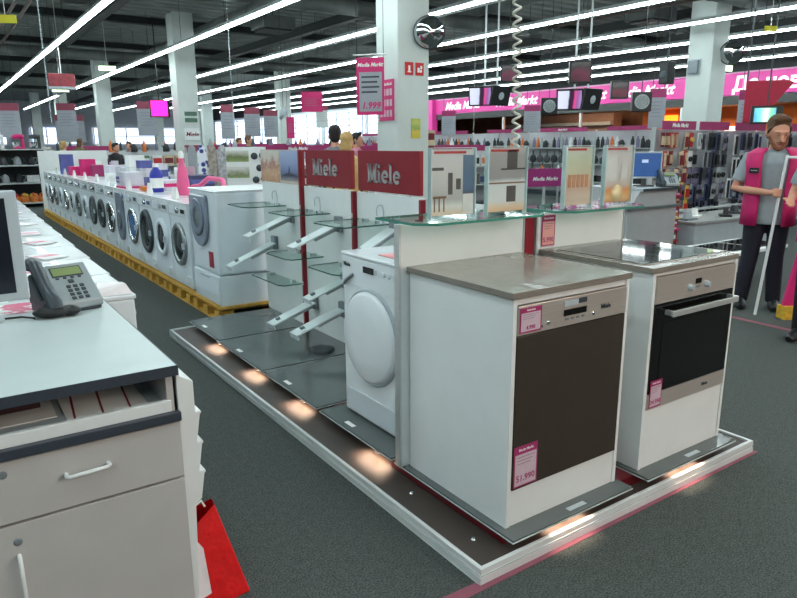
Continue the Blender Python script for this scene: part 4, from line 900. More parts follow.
# ================================================================== PEOPLE
def remesh(o, v, smooth=3):
    m = o.modifiers.new('remesh', 'REMESH'); m.mode = 'VOXEL'; m.voxel_size = v; m.use_smooth_shade = True
    if smooth:
        s = o.modifiers.new('smooth', 'SMOOTH'); s.factor = .5; s.iterations = smooth
def person(label, loc, rz, shirt, trousers, hair=HAIR, skin=SKIN, vest=None, H=1.74, pose=None, fine=False, bulk=1., hs=1., beard=False, sleeve='short', long_hair=False, lean=0., head_turn=0., head_tilt=0., group=None):
    """local frame: faces -Y, its right hand on -X"""
    t = T('person', label, 'person', loc, rz, group); k = H/1.74; pose = pose or {}
    def V(*p): return Vector(p)*k
    ra = pose.get('r', [(-.19,.0,1.42),(-.25,.01,1.14),(-.24,-.06,.88)]); la = pose.get('l', [(.19,.0,1.42),(.25,.01,1.14),(.24,-.06,.88)])
    rl = pose.get('rl', [(-.095,0,.93),(-.105,-.01,.50),(-.11,.02,.08)]); ll = pose.get('ll', [(.095,0,.93),(.105,-.01,.50),(.11,.02,.08)])
    vx = .009 if fine else .018
    hc = V(0,-.035-lean*.5,1.615)           # head centre
    body = MB()
    TOR = [(z,a*bulk,b*bulk) for z,a,b in [(.89,.155,.11),(1.0,.15,.105),(1.12,.145,.10),(1.25,.165,.11),(1.36,.175,.11),(1.43,.15,.085),(1.475,.07,.06)]]
    body.tube([V(0,-lean*max(0,z-1)*1.0,z) for z,_,_ in TOR], [(a*k,b*k) for _,a,b in TOR], 20, flat=(1,0,0))
    body.tube([V(0,-lean*.45,1.42), V(0,-.02-lean*.5,1.53)], [.062*k,.056*k], 14)
    # head: skull, jaw, nose, ears
    Rm = Matrix.Rotation(head_turn,4,'Z') @ Matrix.Rotation(head_tilt,4,'X')
    hd_ = MB(); hd_.ball((0,.008,.02),.078,.095,.105,seg=18,rings=12); hd_.ball((0,-.02,-.05),.058,.068,.062,seg=16,rings=10)
    hd_.tube([(0,-.082,.02),(0,-.100,-.012),(0,-.112,-.028),(0,-.088,-.036)],[.010,.014,.016,.010],8)
    hd_.ball((0,-.078,.032),.058,.02,.012); hd_.ball((0,-.082,-.062),.028,.014,.011); hd_.ball((0,-.072,-.095),.028,.022,.018)
    for s in (-1,1): hd_.ball((s*.08,.012,-.002),.012,.022,.032)
    body.add([(Rm @ Vector(v))*k*hs+hc for v in hd_.v], hd_.f, 0, True)
    for A in (ra, la):
        a,b,c = [V(*p) for p in A]
        body.tube([a,(a+b)/2,b,(b*2+c)/3,c],[.050*k,.045*k,.038*k,.036*k,.027*k],12)
    for A in (rl, ll):
        a,b,c = [V(*p) for p in A]
        body.tube([a,(a+b)/2,b,(b*2+c)/3,c],[.088*k,.075*k,.055*k,.054*k,.04*k],12)
    for nm, A in (('r',ra),('l',la)):
        b,c = Vector(A[1])*k, Vector(A[2])*k; d = (c-b).normalized()
        grip = pose.get('grip_'+nm)
        side = 1 if nm == 'r' else -1
        if grip:   # palm beside the rod, four fingers wrapped round it, thumb opposite
            g = Vector(grip[0])*k; ax = Vector(grip[1]).normalized(); rad = grip[2]
            toR = (g-c); toR -= ax*toR.dot(ax); toR = toR.normalized() if toR.length > 1e-4 else Vector((1,0,0)); fr = ax.cross(toR)
            if fr.y > 0: fr = -fr
            pc = g - toR*(rad+.024)
            body.tube([c, pc+toR*.0, pc+fr*.012],[(.024*k,.020*k),(.022*k,.036*k),(.016*k,.038*k)],12,flat=toR)
            for q in range(4):
                o_ = ax*(.030-.020*q); base = pc+fr*.014+o_; L = (1.0,1.08,1.0,.85)[q]
                body.tube([base, g+fr*(rad+.010)-toR*.006+o_, g+fr*(rad*.5+.006)+toR*(rad+.006)*L+o_, g-fr*.008+toR*(rad+.008)*L+o_],[.0100,.0095,.0088,.0075],8)
            th = pc+ax*.034
            body.tube([pc+ax*.02-toR*.01, th-fr*.012, g-fr*(rad+.010)+ax*.032-toR*.005, g-fr*(rad+.009)+ax*.022+toR*.016],[.014,.0125,.011,.009],8)
        else:
            pal = c+d*.05*k; up = Vector((side*.0,1,0)); up = (up-d*up.dot(d)).normalized(); sd = d.cross(up)
            body.tube([c,c+d*.03*k,c+d*.085*k],[(.026*k,.02*k),(.018*k,.036*k),(.014*k,.04*k)],12,flat=sd)
            for q,(o_,L) in enumerate(((.032,.070),(.011,.080),(-.011,.075),(-.031,.058))):
                b0 = c+d*.08*k+up*o_*-1*k; cu = sd*(-side if sd.x*side > 0 else side)
                body.tube([b0,b0+d*L*.5*k,b0+d*L*.85*k+cu*.018*k],[.0095*k,.009*k,.0075*k],8)
            b0 = c+d*.03*k-up*.028*k; body.tube([b0,b0-up*.028*k+d*.025*k,b0-up*.034*k+d*.055*k],[.013*k,.011*k,.009*k],8)
    bo = body.build('body', skin, t); remesh(bo, vx if fine else .014, 1)
    if fine:
        for s in (-1,1):
            e = MB(); e.ball((s*.03,-.086,.012),.0088,.0045,.0035); ev = MB(); ev.add([(Rm @ Vector(v))*k*hs+hc for v in e.v], e.f, 0, True).build('eye', mat('eye_shade',(176,136,120),.4), t)
            e = MB(); e.ball((s*.03,-.091,.011),.005,.003,.004); ev = MB(); ev.add([(Rm @ Vector(v))*k*hs+hc for v in e.v], e.f, 0, True).build('iris', BLK, t)
            e = MB(); e.tube([(s*.012,-.092,.030),(s*.03,-.092,.034),(s*.05,-.082,.030)],[.002,.0028,.002],6); MB().add([(Rm @ Vector(v))*k*hs+hc for v in e.v], e.f, 0, True).build('eyebrow', hair, t)
        e = MB(); e.tube([(-.022,-.092,-.064),(0,-.098,-.063),(.022,-.092,-.064)],[.003,.005,.003],8); MB().add([(Rm @ Vector(v))*k*hs+hc for v in e.v], e.f, 0, True).build('mouth', mat('lips',(150,84,76),.5), t)
    hm = MB(); hm.ball((0,.030,.066),.088,.098,.084,seg=16,rings=10); hm.ball((0,.055,-.0),.078,.062,.085,seg=14,rings=8)
    hm.tube([(-.06,-.034,.112),(-.02,-.050,.132),(.025,-.052,.136),(.060,-.030,.110)],[.020,.026,.022,.020],8)
    for s in (-1,1): hm.tube([(s*.075,-.03,.06),(s*.082,-.015,.02),(s*.08,.02,-.02)],[.012,.012,.010],8)
    if long_hair: hm.tube([(0,.05,.05),(0,.075,-.06),(0,.075,-.16)],[(.07,.06),(.085,.05),(.06,.03)],14,flat=(1,0,0))
    ho = MB().add([(Rm @ Vector(v))*k*hs+hc for v in hm.v], hm.f, 0, True).build('hair', hair, t); remesh(ho, .011 if fine else .016, 1)
    if beard:
        e = MB(); e.tube([(-.068,-.02,-.02),(-.058,-.055,-.06),(-.03,-.082,-.093),(0,-.090,-.105),(.03,-.082,-.093),(.058,-.055,-.06),(.068,-.02,-.02)],[.008,.013,.016,.018,.016,.013,.008],8)
        e.tube([(-.032,-.090,-.052),(0,-.100,-.048),(.032,-.090,-.052)],[.004,.006,.004],6)
        MB().add([(Rm @ Vector(v))*k*hs+hc for v in e.v], e.f, 0, True).build('beard', mat('ginger_brown_beard',(120,74,52),.8,var=.2,scale=60), t)
    sh = MB(); G_ = .018
    sh.tube([V(0,-lean*max(0,z-1),z) for z in [.80 if fine else .86]+[q[0] for q in TOR[1:-1]]]+[V(0,-lean*.45,1.485)], [((a+G_)*k,(b+G_)*k) for _,a,b in TOR[:-1]]+[(.075*k,.07*k)], 20, flat=(1,0,0))
    for A in (ra, la):
        a,b,c = [V(*p) for p in A]
        if sleeve == 'short': e_ = a+(b-a)*.78; sh.tube([a-(b-a)*.05,a+(b-a)*.3,e_],[.062*k,.064*k,.064*k],14)
        else: sh.tube([a-(b-a)*.05,(a+b)/2,b,b+(c-b)*.92],[.062*k,.058*k,.05*k,.038*k],14)
    so = sh.build('shirt', shirt, t); remesh(so, .012 if fine else .018, 2)
    tr = MB(); tr.tube([V(0,0,.99),V(0,0,.94),V(0,0,.86)],[(.168*k,.125*k),(.175*k,.13*k),(.16*k,.12*k)],18,flat=(1,0,0))
    for A in (rl, ll):
        a,b,c = [V(*p) for p in A]; tr.tube([a,(a+b)/2,b,(b+c)/2,c+Vector((0,0,-.02))],[.10*k,.09*k,.075*k,.07*k,.066*k],14)
    to = tr.build('trousers', trousers, t); remesh(to, .014 if fine else .02, 2)
    for nm,A in (('r',rl),('l',ll)):
        c = V(*A[2]); s_ = MB().tube([(c.x,c.y+.06*k,.04),(c.x,c.y-.02*k,.055),(c.x,c.y-.10*k,.045),(c.x,c.y-.18*k,.032),(c.x,c.y-.205*k,.028)],[(.036,.038),(.044,.052),(.048,.042),(.045,.031),(.025,.022)],14,flat=(1,0,0)).build('shoe', BLK, t)
    if vest:
        vs = []; rings = [(z,a*bulk,b*bulk) for z,a,b in [(.79,.200,.165),(.95,.196,.160),(1.12,.192,.152),(1.25,.205,.152),(1.36,.218,.146),(1.43,.205,.125),(1.48,.13,.10)]]
        n = 30; op = R(27)
        for z,a,b in rings:
            for i in range(n):
                th = -pi/2+op+(2*pi-2*op)*i/(n-1)
                vs.append(((a*cos(th))*k,(b*sin(th)-lean*max(0,z-1))*k,z*k))
        f = [(j*n+i,j*n+i+1,(j+1)*n+i+1,(j+1)*n+i) for j in range(len(rings)-1) for i in range(n-1)]
        vm = MB().add(vs,f,0,True)
        vo = vm.build('vest', vest, t); so_ = vo.modifiers.new('solidify','SOLIDIFY'); so_.thickness = .014; so_.offset = 1
        q0 = Vector((-.178,-.125,0))*bulk*k; q1 = Vector((-.112,-.158,0))*bulk*k; dn = (q1-q0).normalized(); nn = Vector((dn.y,-dn.x,0)); q0 += nn*.004; q1 += nn*.004
        bd = MB().prism([(q0.x,q0.y),(q1.x,q1.y),(q1.x+nn.x*.016,q1.y+nn.y*.016),(q0.x+nn.x*.016,q0.y+nn.y*.016)],'z',1.265*k,1.315*k).build('name_badge', BLK, vo)
        qm = (q0+q1)/2+nn*.017; text('lettering','Media Markt',.011,PAPER,vo,(qm.x,qm.y,1.29*k),(pi/2,0,math.atan2(dn.y,dn.x)),ext=.0004)
    return t
VEST = mat('magenta_vest',(188,26,98),.6,var=.1,scale=10,bump=.3); GSH = mat('grey_polo_shirt',(140,150,156),.8,var=.08,scale=18,bump=.2); NAVY = mat('dark_navy_trousers',(26,28,40),.8,var=.15)
sx, sy, srz = 4.66, 1.50, -1.02
person('standing salesman in magenta vest over grey polo shirt, dark trousers, holding a white pole', (sx,sy,0), srz, GSH, NAVY, vest=VEST, H=1.73, fine=True, beard=True, bulk=1.08, hs=1.10, lean=.06, head_turn=.25, head_tilt=.30,
  pose=dict(r=[(-.19,-.01,1.42),(-.30,-.03,1.12),(-.03,-.26,1.10)], l=[(.19,-.01,1.42),(.30,-.10,1.22),(.34,-.32,1.34)], rl=[(-.095,0,.93),(-.11,-.02,.50),(-.15,-.0,.08)], ll=[(.095,0,.93),(.10,.0,.50),(.13,.03,.08)],
            grip_r=((.04,-.27,1.10),(.05,.05,1),.013), grip_l=((.37,-.35,1.355),(1,0,.0),.012)))
c_, s_ = cos(srz), sin(srz)
def ml(x,y,z): return (sx+(x*c_-y*s_)*1., sy+(x*s_+y*c_)*1., z)
pt = T('white_pole','white tubular pole with a cross bar held upright by the salesman','pole',ml(-.03,-.35,0))
a = Vector(ml(-.035,-.335,0)); b = Vector(ml(.075,-.235,1.42))
MB().cyl(a,b,.013,12).build('upright',WHMET,pt,world=True)
MB().cyl(Vector(ml(.075,-.235,1.40)),Vector(ml(.56,-.42,1.40)),.012,12).build('cross_bar',WHMET,pt,world=True)
person('person at the right edge in magenta vest and black trousers, mostly cut off', (3.885,.65,0), -1.5, GSH, mat('black_trousers',(18,18,20),.8), vest=VEST, H=1.72, fine=False, pose=dict(r=[(-.19,0,1.42),(-.27,-.02,1.16),(-.20,-.24,1.12)]))
ps = T('pink_promotion_stand','tall narrow magenta stand with yellow foot between the salesman and the right edge','stand',(4.49,1.10,0),-.55)
MB().prism([(-.10,.12),(.14,.12),(.24,1.02),(.06,1.02)],'y',-.02,.02).build('panel',PINK,ps,bevel=.004)
MB().box(-.11,.15,-.06,.06,0,.12).build('foot',mat('yellow_print',(206,164,52),.5,var=.3,scale=18),ps,bevel=.004)

DK = mat('dark_clothes',(38,36,42),.8,var=.2); GRAYC = mat('grey_clothes',(112,112,120),.8,var=.15); OLV = mat('olive_clothes',(104,92,66),.8,var=.2); BLOND = mat('blond_hair',(176,144,92),.7,var=.2,scale=30); BEIGE = mat('beige_coat',(176,166,140),.8,var=.15)
ppl = [('woman with brown hair and olive top standing at the far end of the washing machines',(2.25,21.9),2.4,OLV,DK,HAIR,1.74,True),
 ('pale coated shopper standing beside the woman in the olive top',(1.75,21.8),2.0,BEIGE,DK,BLOND,1.66,True),
 ('dark haired shopper in black clothes bent over goods left of the left pillar',(2.25,16.9),.6,DK,DK,mat('black_hair',(28,24,24),.7,var=.2,scale=30),1.58,False),
 ('dark haired man in grey shirt seen above the smaller red sign',(2.83,6.35),2.6,GRAYC,DK,mat('black_hair',(28,24,24),.7),1.76,False),
 ('blond person with pink and yellow top behind the gap between the red signs',(2.64,5.72),2.4,mat('yellow_top',(196,170,110),.8,var=.2),DK,BLOND,1.66,True),
 ('dark haired person behind the larger red sign, further back',(4.75,9.0),.6,mat('pink_top',(190,120,140),.8,var=.2),DK,mat('black_hair',(28,24,24),.7),1.72,False),
 ('shopper in magenta top far behind the cooker hood display, left one',(6.05,18.1),.4,PINK2,DK,HAIR,1.72,False),
 ('shopper in dark top far behind the cooker hood display, right of the left one',(5.5,16.0),.9,DK,DK,HAIR,1.76,False),
 ('shopper far behind the landscape poster, in pink clothes',(7.65,19.5),1.2,PINK2,DK,HAIR,1.70,True),
 ('shopper in grey top far beyond the second row of washing machines',(3.2,19.5),-.6,GRAYC,GRAYC,HAIR,1.62,False)]
for lb,(x,y),rz,sh,tr,hr,H,lg in ppl:
    person(lb,(x,y,0),rz,sh,tr,hr,H=H,sleeve='long',long_hair=lg)

# ================================================================== SHELVES AND GOODS
SHELFM = mat('shelf_light_metal',(176,182,182),.5,var=.05); PEG = mat('peg_panel',(190,192,196),.6,var=.05)
def gondola(label, x, y, L, rz, levels, h, back=True, deep=.42, strip=None, strips=()):
    """local: runs along +X from 0 to L, goods face -Y"""
    t = T('shelf_unit', label, 'shelf', (x,y,0), rz)
    MB().box(0,L,.0,.03,0,h).build('back_panel',PEG,t)
    MB().box(0,L,-deep,.0,0,.12).build('base',DGREY,t,bevel=.004)
    for z in levels: MB().box(.01,L-.01,-deep,.0,z-.025,z).build('shelf_board',SHELFM,t)
    n = max(2,int(L/1.25)+1)
    for i in range(n):
        xx = i*L/(n-1); MB().box(xx-.015,xx+.015,-.03,.04,0,h+.04).build('upright',SHELFM,t)
    for a,b,txt,hh in strips:
        s_ = MB().box(a,b,-deep*.6,-deep*.6+.02,h,h+hh).build('header_strip',PINK2,t)
        if txt: text('lettering',txt,hh*.62,PAPER,s_,((a+b)/2,-deep*.6-.003,h+hh*.5),FY,off=.003,shear=.3,ext=.001)
    return t
def place(root, off, x, y, rz):  # off in the gondola's local frame
    c, s = cos(rz), sin(rz); root.location = (x+off[0]*c-off[1]*s, y+off[0]*s+off[1]*c, off[2]); 
def protos_make():
    P = {}
    def mk(nm, cat, parts):
        t = T(nm,'goods',cat,(0,0,-50))
        for n_, mb, m in parts: mb.build(n_, m, t)
        P[nm] = t; return t
    return P
random.seed(11)
def proto_box(w_,d_,h_,m,m2):
    mb = MB().box(-w_/2,w_/2,-d_/2,d_/2,0,h_,0).box(-w_/2+.01,w_/2-.01,-d_/2-.002,-d_/2,h_*.2,h_*.75,1)
    me = mb.build('product_box',[m,m2]).data
    return me
def proto_kettle(m, m2):
    mb = MB().ring((0,0,0),(0,0,1),[(.085,0),(.09,.02),(.085,.12),(.06,.19),(.03,.205),(.012,.22)],16,0)
    mb.tube([(.07,0,.17),(.13,0,.18),(.14,0,.09),(.085,0,.04)],.012,6,1); mb.tube([(-.07,0,.12),(-.12,0,.17)],[.02,.01],6,0)
    return mb.build('kettle',[m,m2]).data
def proto_pan(m, m2):
    mb = MB().ring((0,0,.12),(0,-1,0),[(.12,0),(.125,.03),(.12,.035),(.02,.02),(0,.02)],20,0); mb.box(-.015,.015,-.03,-.01,.22,.36,1)
    return mb.build('frying_pan',[m,m2]).data
def proto_toaster(m, m2):
    mb = MB().box(-.14,.14,-.08,.08,.015,.18,0).box(-.12,.12,-.05,-.02,.178,.184,1).box(-.12,.12,.02,.05,.178,.184,1).box(-.155,-.14,-.02,.02,.09,.11,1)
    return mb.build('toaster',[m,m2]).data
def proto_pack(w_,h_,m,m2,form=0):
    mb = MB().box(-w_/2,w_/2,-.006,.0,-h_,0,0)
    if form == 0: mb.box(-w_*.35,w_*.35,-.035,-.006,-h_*.85,-h_*.25,1)
    elif form == 1: mb.ring((0,-.006,-h_*.5),(0,-1,0),[(w_*.38,0),(w_*.36,.03),(w_*.2,.032),(w_*.2,.01)],14,1)
    else: mb.box(-w_*.18,w_*.18,-.03,-.006,-h_*.97,-h_*.1,1)
    mb.cyl((0,-.0,.012),(0,-.06,.012),.003,6,1)
    return mb.build('hanging_pack',[m,m2]).data
def inst(me, name, label, cat, group, par, off, first={}):
    """one object per article; the very first use re-uses the prototype object"""
    o = bpy.data.objects.new(name, me); COL.objects.link(o)
    gx, gy, grz = par; c, s = cos(grz), sin(grz)
    o.location = (gx+off[0]*c-off[1]*s, gy+off[0]*s+off[1]*c, off[2]); o.rotation_euler = (0,0,grz+(off[3] if len(off) > 3 else 0))
    return tag(o, label, cat, group)
def drop(mes):
    for o in [o for o in bpy.data.objects if o.data in mes]: bpy.data.objects.remove(o)
C_ = lambda n, c: mat('goods_'+n, c, .45, var=.15, scale=12)
K = [C_('black',(30,32,36)),C_('charcoal',(58,60,66)),C_('white',(214,214,214)),C_('red',(176,40,40)),C_('orange',(206,110,54)),C_('green',(84,120,84)),C_('blue',(66,76,116)),C_('steel',(150,156,160)),C_('yellow',(206,176,70)),C_('beige',(196,176,146)),C_('maroon',(110,34,44)),C_('lilac',(118,112,136))]
kettle = [proto_kettle(K[0],K[7]),proto_kettle(K[7],K[0]),proto_kettle(K[1],K[0])]; pans = [proto_pan(K[0],K[1]),proto_pan(K[1],K[0]),proto_pan(K[3],K[0])]
toas = [proto_toaster(K[7],K[0]),proto_toaster(K[0],K[1]),proto_toaster(K[2],K[0])]
bxs = [proto_box(.24,.2,.26,K[a],K[b]) for a,b in ((2,3),(2,6),(9,10),(7,2),(5,2),(9,3),(2,4),(7,6),(2,0),(1,2))]
bot = [MB().ring((0,0,0),(0,0,1),[(.05,0),(.055,.03),(.05,.2),(.02,.26),(.022,.3)],12).build('spray_bottle',K[q]).data for q in (2,7,4,1,0,11,1)]

# far long gondola of dark kitchen goods (runs along Y at X = 14)
GX = (14.0, 24.5, -pi/2)
gondola('very long shelf unit of dark pans and kettles beyond the card holders', *GX[:2], 16.0, GX[2], (.45,.95,1.4), 1.86, strips=[(1.0,2.6,None,.11),(3.4,5.2,'Media Markt',.11),(6.2,8.0,'Media Markt',.11),(9.0,10.6,None,.11),(11.4,13.2,'Media Markt',.11),(13.9,15.3,None,.11)])
random.seed(5)
for zi,z in enumerate((.45,.95,1.4)):
    xx = .25
    while xx < 15.8:
        if zi == 2: me, nm, lb = random.choice([(bot[i%7],'spray_bottle','@ bottle, top board of the very long shelf unit') for i in range(7)]+[(kettle[0],'kettle','dark kettle, top board of the very long shelf unit')])
        elif zi == 1: me, nm, lb = random.choice([(pans[i],'frying_pan','@ round pan, middle board of the very long shelf unit') for i in (0,1,0)]+[(kettle[2],'kettle','@ kettle, middle board of the very long shelf unit')])
        else: me, nm, lb = random.choice([(toas[i],'toaster','@ toaster, lowest board of the very long shelf unit') for i in range(3)]+[(kettle[i],'kettle','@ kettle, lowest board of the very long shelf unit') for i in range(2)])
        inst(me,nm,lb,nm.replace('_',' '),'goods on the very long shelf unit: '+nm.replace('_',' ')+'s, level %d'%zi,GX,(xx,-.22,z)); xx += {'spray_bottle':.16,'kettle':.34,'frying_pan':.29,'toaster':.38}[nm]
pb = T('magenta_sign_board','magenta board with white lettering low between the card holders','sign',(9.2,8.55,0),-.35)
MB().box(-.42,.42,-.02,.02,.62,1.0).build('board',mat('violet_magenta',(150,40,110),.5),pb,bevel=.004); MB().box(-.03,.03,0,.03,0,.62).build('leg',ALU,pb); MB().box(-.25,.25,-.12,.12,0,.02).build('foot',ALU,pb)
text('lettering','Media Markt',.115,PAPER,pb,(0,-.023,.78),FY,off=.002,shear=.3)
bt = T('goods_table','low table with a board of black pans on it, between the card holders','table',(9.9,9.6,0),-.35)
MB().box(-.9,.9,-.4,.4,.70,.74).build('top',SHELFM,bt); 
for x in (-.85,.85):
    for y in (-.35,.35): MB().box(x-.02,x+.02,y-.02,y+.02,0,.70).build('leg',ALU,bt)
for i in range(7):
    inst(pans[i%2],'frying_pan','dark pan standing on the low table behind the card holders','frying pan','pans on the low table',(9.9,9.6,-.35),(-.8+.26*i,0,.74))
for i,q in enumerate((2,3,0)): inst(bot[q],'spray_bottle',['white bottle','red bottle','white bottle with square neck'][i]+' at the front of the low pan table','bottle',None or 'bottles on the low pan table',(9.9,9.6,-.35),(.1+.2*i,-.3,.74))

# peg wall with hanging packs on the right
PG = (7.46, 4.72, 0.0)
gondola('peg wall with header strips and rows of hanging packs, behind the salesman', PG[0], PG[1], 4.6, 0, (.5,), 1.72, deep=.30, strips=[(-.05,.80,'Media Markt',.13),(.92,1.75,'Zubehör' if False else None,.13),(1.95,2.9,None,.13),(3.05,4.1,'Media Markt',.13)])
packs = dict(
 warm=[proto_pack(.13,.30,K[9],K[10],0),proto_pack(.13,.28,K[3],K[9],2),proto_pack(.12,.3,K[9],K[4],1),proto_pack(.12,.26,K[10],K[9],0)],
 yel=[proto_pack(.12,.26,K[8],K[3],0),proto_pack(.12,.26,K[3],K[8],1)],
 cab=[proto_pack(.13,.30,K[7],K[0],0),proto_pack(.13,.30,K[2],K[0],1),proto_pack(.12,.32,K[7],K[1],2),proto_pack(.12,.26,K[2],K[7],2)],
 dark=[proto_pack(.14,.32,K[1],K[0],0),proto_pack(.14,.30,K[7],K[0],1),proto_pack(.13,.3,K[11],K[0],1),proto_pack(.13,.34,K[6],K[0],2)],
 strp=[proto_pack(.12,.40,K[2],K[0],2),proto_pack(.12,.40,K[2],K[6],2)])
random.seed(9)
GN = {'warm':'beige and red pack hanging at the left of the peg wall','yel':'yellow or red pack hanging beside the beige packs on the peg wall','cab':'pale pack with black cable hanging in the middle of the peg wall','dark':'dark pack hanging right of the pale packs on the peg wall','strp':'tall white pack with dark strip hanging at the right of the peg wall'}
for cj in range(42):
    ci = cj*30/42; xx = .06+cj*.108
    kind = 'warm' if ci < 4 else 'yel' if ci < 5 else 'cab' if ci < 8 else 'dark' if ci < 12 else 'strp' if ci < 14 else 'dark' if ci < 18 else 'strp' if ci < 21 else 'cab' if ci < 26 else 'dark'
    for rn, z in enumerate((1.68,1.40,1.13,.87,.64) if kind != 'strp' else (1.66,1.28,.94)):
        kk = 'dark' if (kind == 'cab' and z < 1.2) else kind
        me = random.choice(packs[kk]); inst(me,'hanging_pack','@ pack hanging on the peg wall, '+('top','second','third','fourth','fifth')[rn]+' row','pack','packs hanging on the peg wall',PG,(xx+random.uniform(-.01,.01),-.05-random.choice((0,.06,.12)),z)).scale = (.8,1,.84)
rs = T('red_goods_rack','slim red and yellow rack of small goods against the right side of the service counter','rack',(6.32,3.62,0))
MB().box(-.10,.10,-.10,.10,0,1.12).build('frame',mat('goods_maroon_rack',(130,30,60),.5,var=.3,scale=12),rs,bevel=.004)
for i in range(7): MB().box(-.12,.10,-.125,-.10,.1+i*.15,.1+i*.15+.02).build('ledge',[K[8],K[3],PINK][i%3],rs)
for i in range(14):
    inst(bxs[(i*3+5)%10],'product_box','@ packet in the slim red rack','packet','packets in the slim red rack',(6.32,3.62,0),(-.06+.07*(i%2),-.113,.12+.15*(i//2))).scale = (.2,.1,.35)

# service counter on the right
ct = T('service_counter','grey two-tier service counter behind the oven worktop','counter',(5.7,3.7,0))
MB().box(5.18,6.16,3.40,3.95,0,.735).build('lower_body',mat('counter_grey',(166,168,170),.45,var=.03),ct,world=True,bevel=.003)
MB().box(5.14,6.20,3.37,3.97,.735,.765).build('lower_top',mat('counter_edge_green_grey',(92,104,104),.4),ct,world=True,bevel=.003)
MB().box(5.42,6.16,3.42,3.95,.765,.955).build('upper_body',mat('counter_grey',(166,168,170),.45),ct,world=True)
MB().prism([(5.24,.765),(5.42,.765),(5.42,.955)],'y',3.42,3.95).build('slanted_end',mat('counter_grey',(166,168,170),.45),ct,world=True)
MB().box(5.42,6.20,3.385,4.3,.955,.98).build('upper_top',LGREY,ct,world=True,bevel=.003)
MB().box(5.42,6.205,3.377,3.385,.952,.982).build('edge_band',mat('counter_edge_dark',(60,66,70),.4),ct,world=True)
MB().box(5.42,6.16,3.95,4.28,0,.955).build('rear_body',mat('counter_grey',(166,168,170),.45),ct,world=True)
for z in (.22,.47): 
    d_ = MB().box(5.172,5.18,3.43,3.92,z,z+.235).build('drawer',LGREY,ct,world=True,bevel=.003); MB().box(5.16,5.172,3.6,3.75,z+.19,z+.205).build('handle',ALU,d_,world=True)
m2 = T('counter_monitor','white framed monitor with blue screen standing on the service counter','monitor',(5.92,3.74,.98),R(-38))
MB().box(-.21,.21,-.02,.03,.10,.44).build('frame',LGREY,m2,bevel=.006); MB().box(-.19,.19,-.023,-.02,.125,.42).build('screen',mat('blue_screen',(30,64,110),.3,emit=(34,70,120),es=.5,var=.15),m2)
MB().box(-.05,.03,-.025,-.023,.30,.34).build('screen_window',mat('screen_window',(170,186,214),.3,emit=(170,186,214),es=.3),m2)
MB().box(-.03,.03,0,.03,0,.12).build('neck',DGREY,m2); MB().box(-.11,.11,-.07,.09,0,.015).build('base_foot',BLK,m2,bevel=.003)
p2 = dup(ph,(6.07,3.50,.98),R(-35),'dark desk telephone on the upper tier of the service counter'); p2.scale = (1,1,1)
pp = MB().box(-.14,.14,-.1,.1,0,.004).build('paper_sheet',PAPER); pp.location = (5.30,3.55,.7655); tag(pp,'sheet of paper at the left end of the lower counter tier','paper')

# low tables with black hobs
def table(label, x0,x1,y0,y1,z, topm, legm=ALU, solid=False):
    t = T('low_table',label,'table',((x0+x1)/2,(y0+y1)/2,0)); MB().box(x0,x1,y0,y1,z-.035,z).build('top',topm,t,world=True,bevel=.003)
    if solid: MB().box(x0+.03,x1-.03,y0+.03,y1-.03,0,z-.035).build('body',LGREY,t,world=True)
    else:
        for x in (x0+.05,x1-.05):
            for y in (y0+.05,y1-.05): MB().box(x-.02,x+.02,y-.02,y+.02,0,z-.035).build('leg',legm,t,world=True)
table('white low table carrying black hobs, just behind the oven worktop',4.55,6.25,2.02,2.62,.40,WHITE)
for i in range(3):
    h_ = dup(hb,(4.92+.55*i,2.32,.40),0,['black hob on the white low table, left one','black hob on the white low table, middle one','black hob on the white low table, right one nearest the salesman'][i]); h_.scale = (.85,.95,1)
table('grey low display table in front of the peg wall',6.55,8.7,3.35,4.10,.50,mat('grey_table_top',(150,152,150),.5),solid=True)
for i,(x,y,lb) in enumerate([(6.75,3.6,'silver gadget at the left end of the grey low table'),(7.15,3.75,'white folded card on the grey low table'),(7.6,3.55,'black gadget on the grey low table'),(8.1,3.7,'dark gadget at the right of the grey low table')]):
    t = T('display_gadget',lb,'gadget',(x,y,.50),.3*i); MB().box(-.12,.12,-.08,.08,0,.03).build('base',[MGREY,PAPER,BLK,DGREY][i],t,bevel=.003); MB().prism([(-.08,.03),(.08,.03),(.04,.12),(-.06,.12)],'y',-.03,.03).build('device',[LGREY,PAPER,BLK,DGREY][i],t,bevel=.003)

# aisles of goods in the middle distance, left of the red signs
rows = [('shelf unit of small cartons far behind the ironing boards',3.2,13.2,5.4,0.0,[(1.2,3.4,'Media Markt',.16)]),('shelf unit of small cartons left of the left pillar, middle distance',2.0,17.6,2.2,0.0,[]),('shelf unit with a long magenta header far behind the landscape poster',5.2,17.3,6.2,0.0,[(.2,2.6,'Media Markt',.2),(3.2,5.6,'Media Markt',.2)]),('shelf unit of cartons far away right of the left pillar',1.6,24.0,8.0,0.0,[(.5,2.0,None,.16),(5.4,7,None,.16)]),('shelf unit of cartons behind the larger red sign',5.6,11.2,4.4,0.0,[(.3,1.9,'Media Markt',.14),(2.4,4.0,None,.14)]),('shelf unit of cartons behind the near pillar',8.6,14.4,4.2,0.0,[(.3,1.7,None,.14),(2.2,3.6,None,.14)])]
SHORT = ['far shelves behind the ironing boards','shelves left of the left pillar','shelves behind the landscape poster','far shelves beyond the left pillar','shelves behind the larger red sign','shelves behind the near pillar']
random.seed(21)
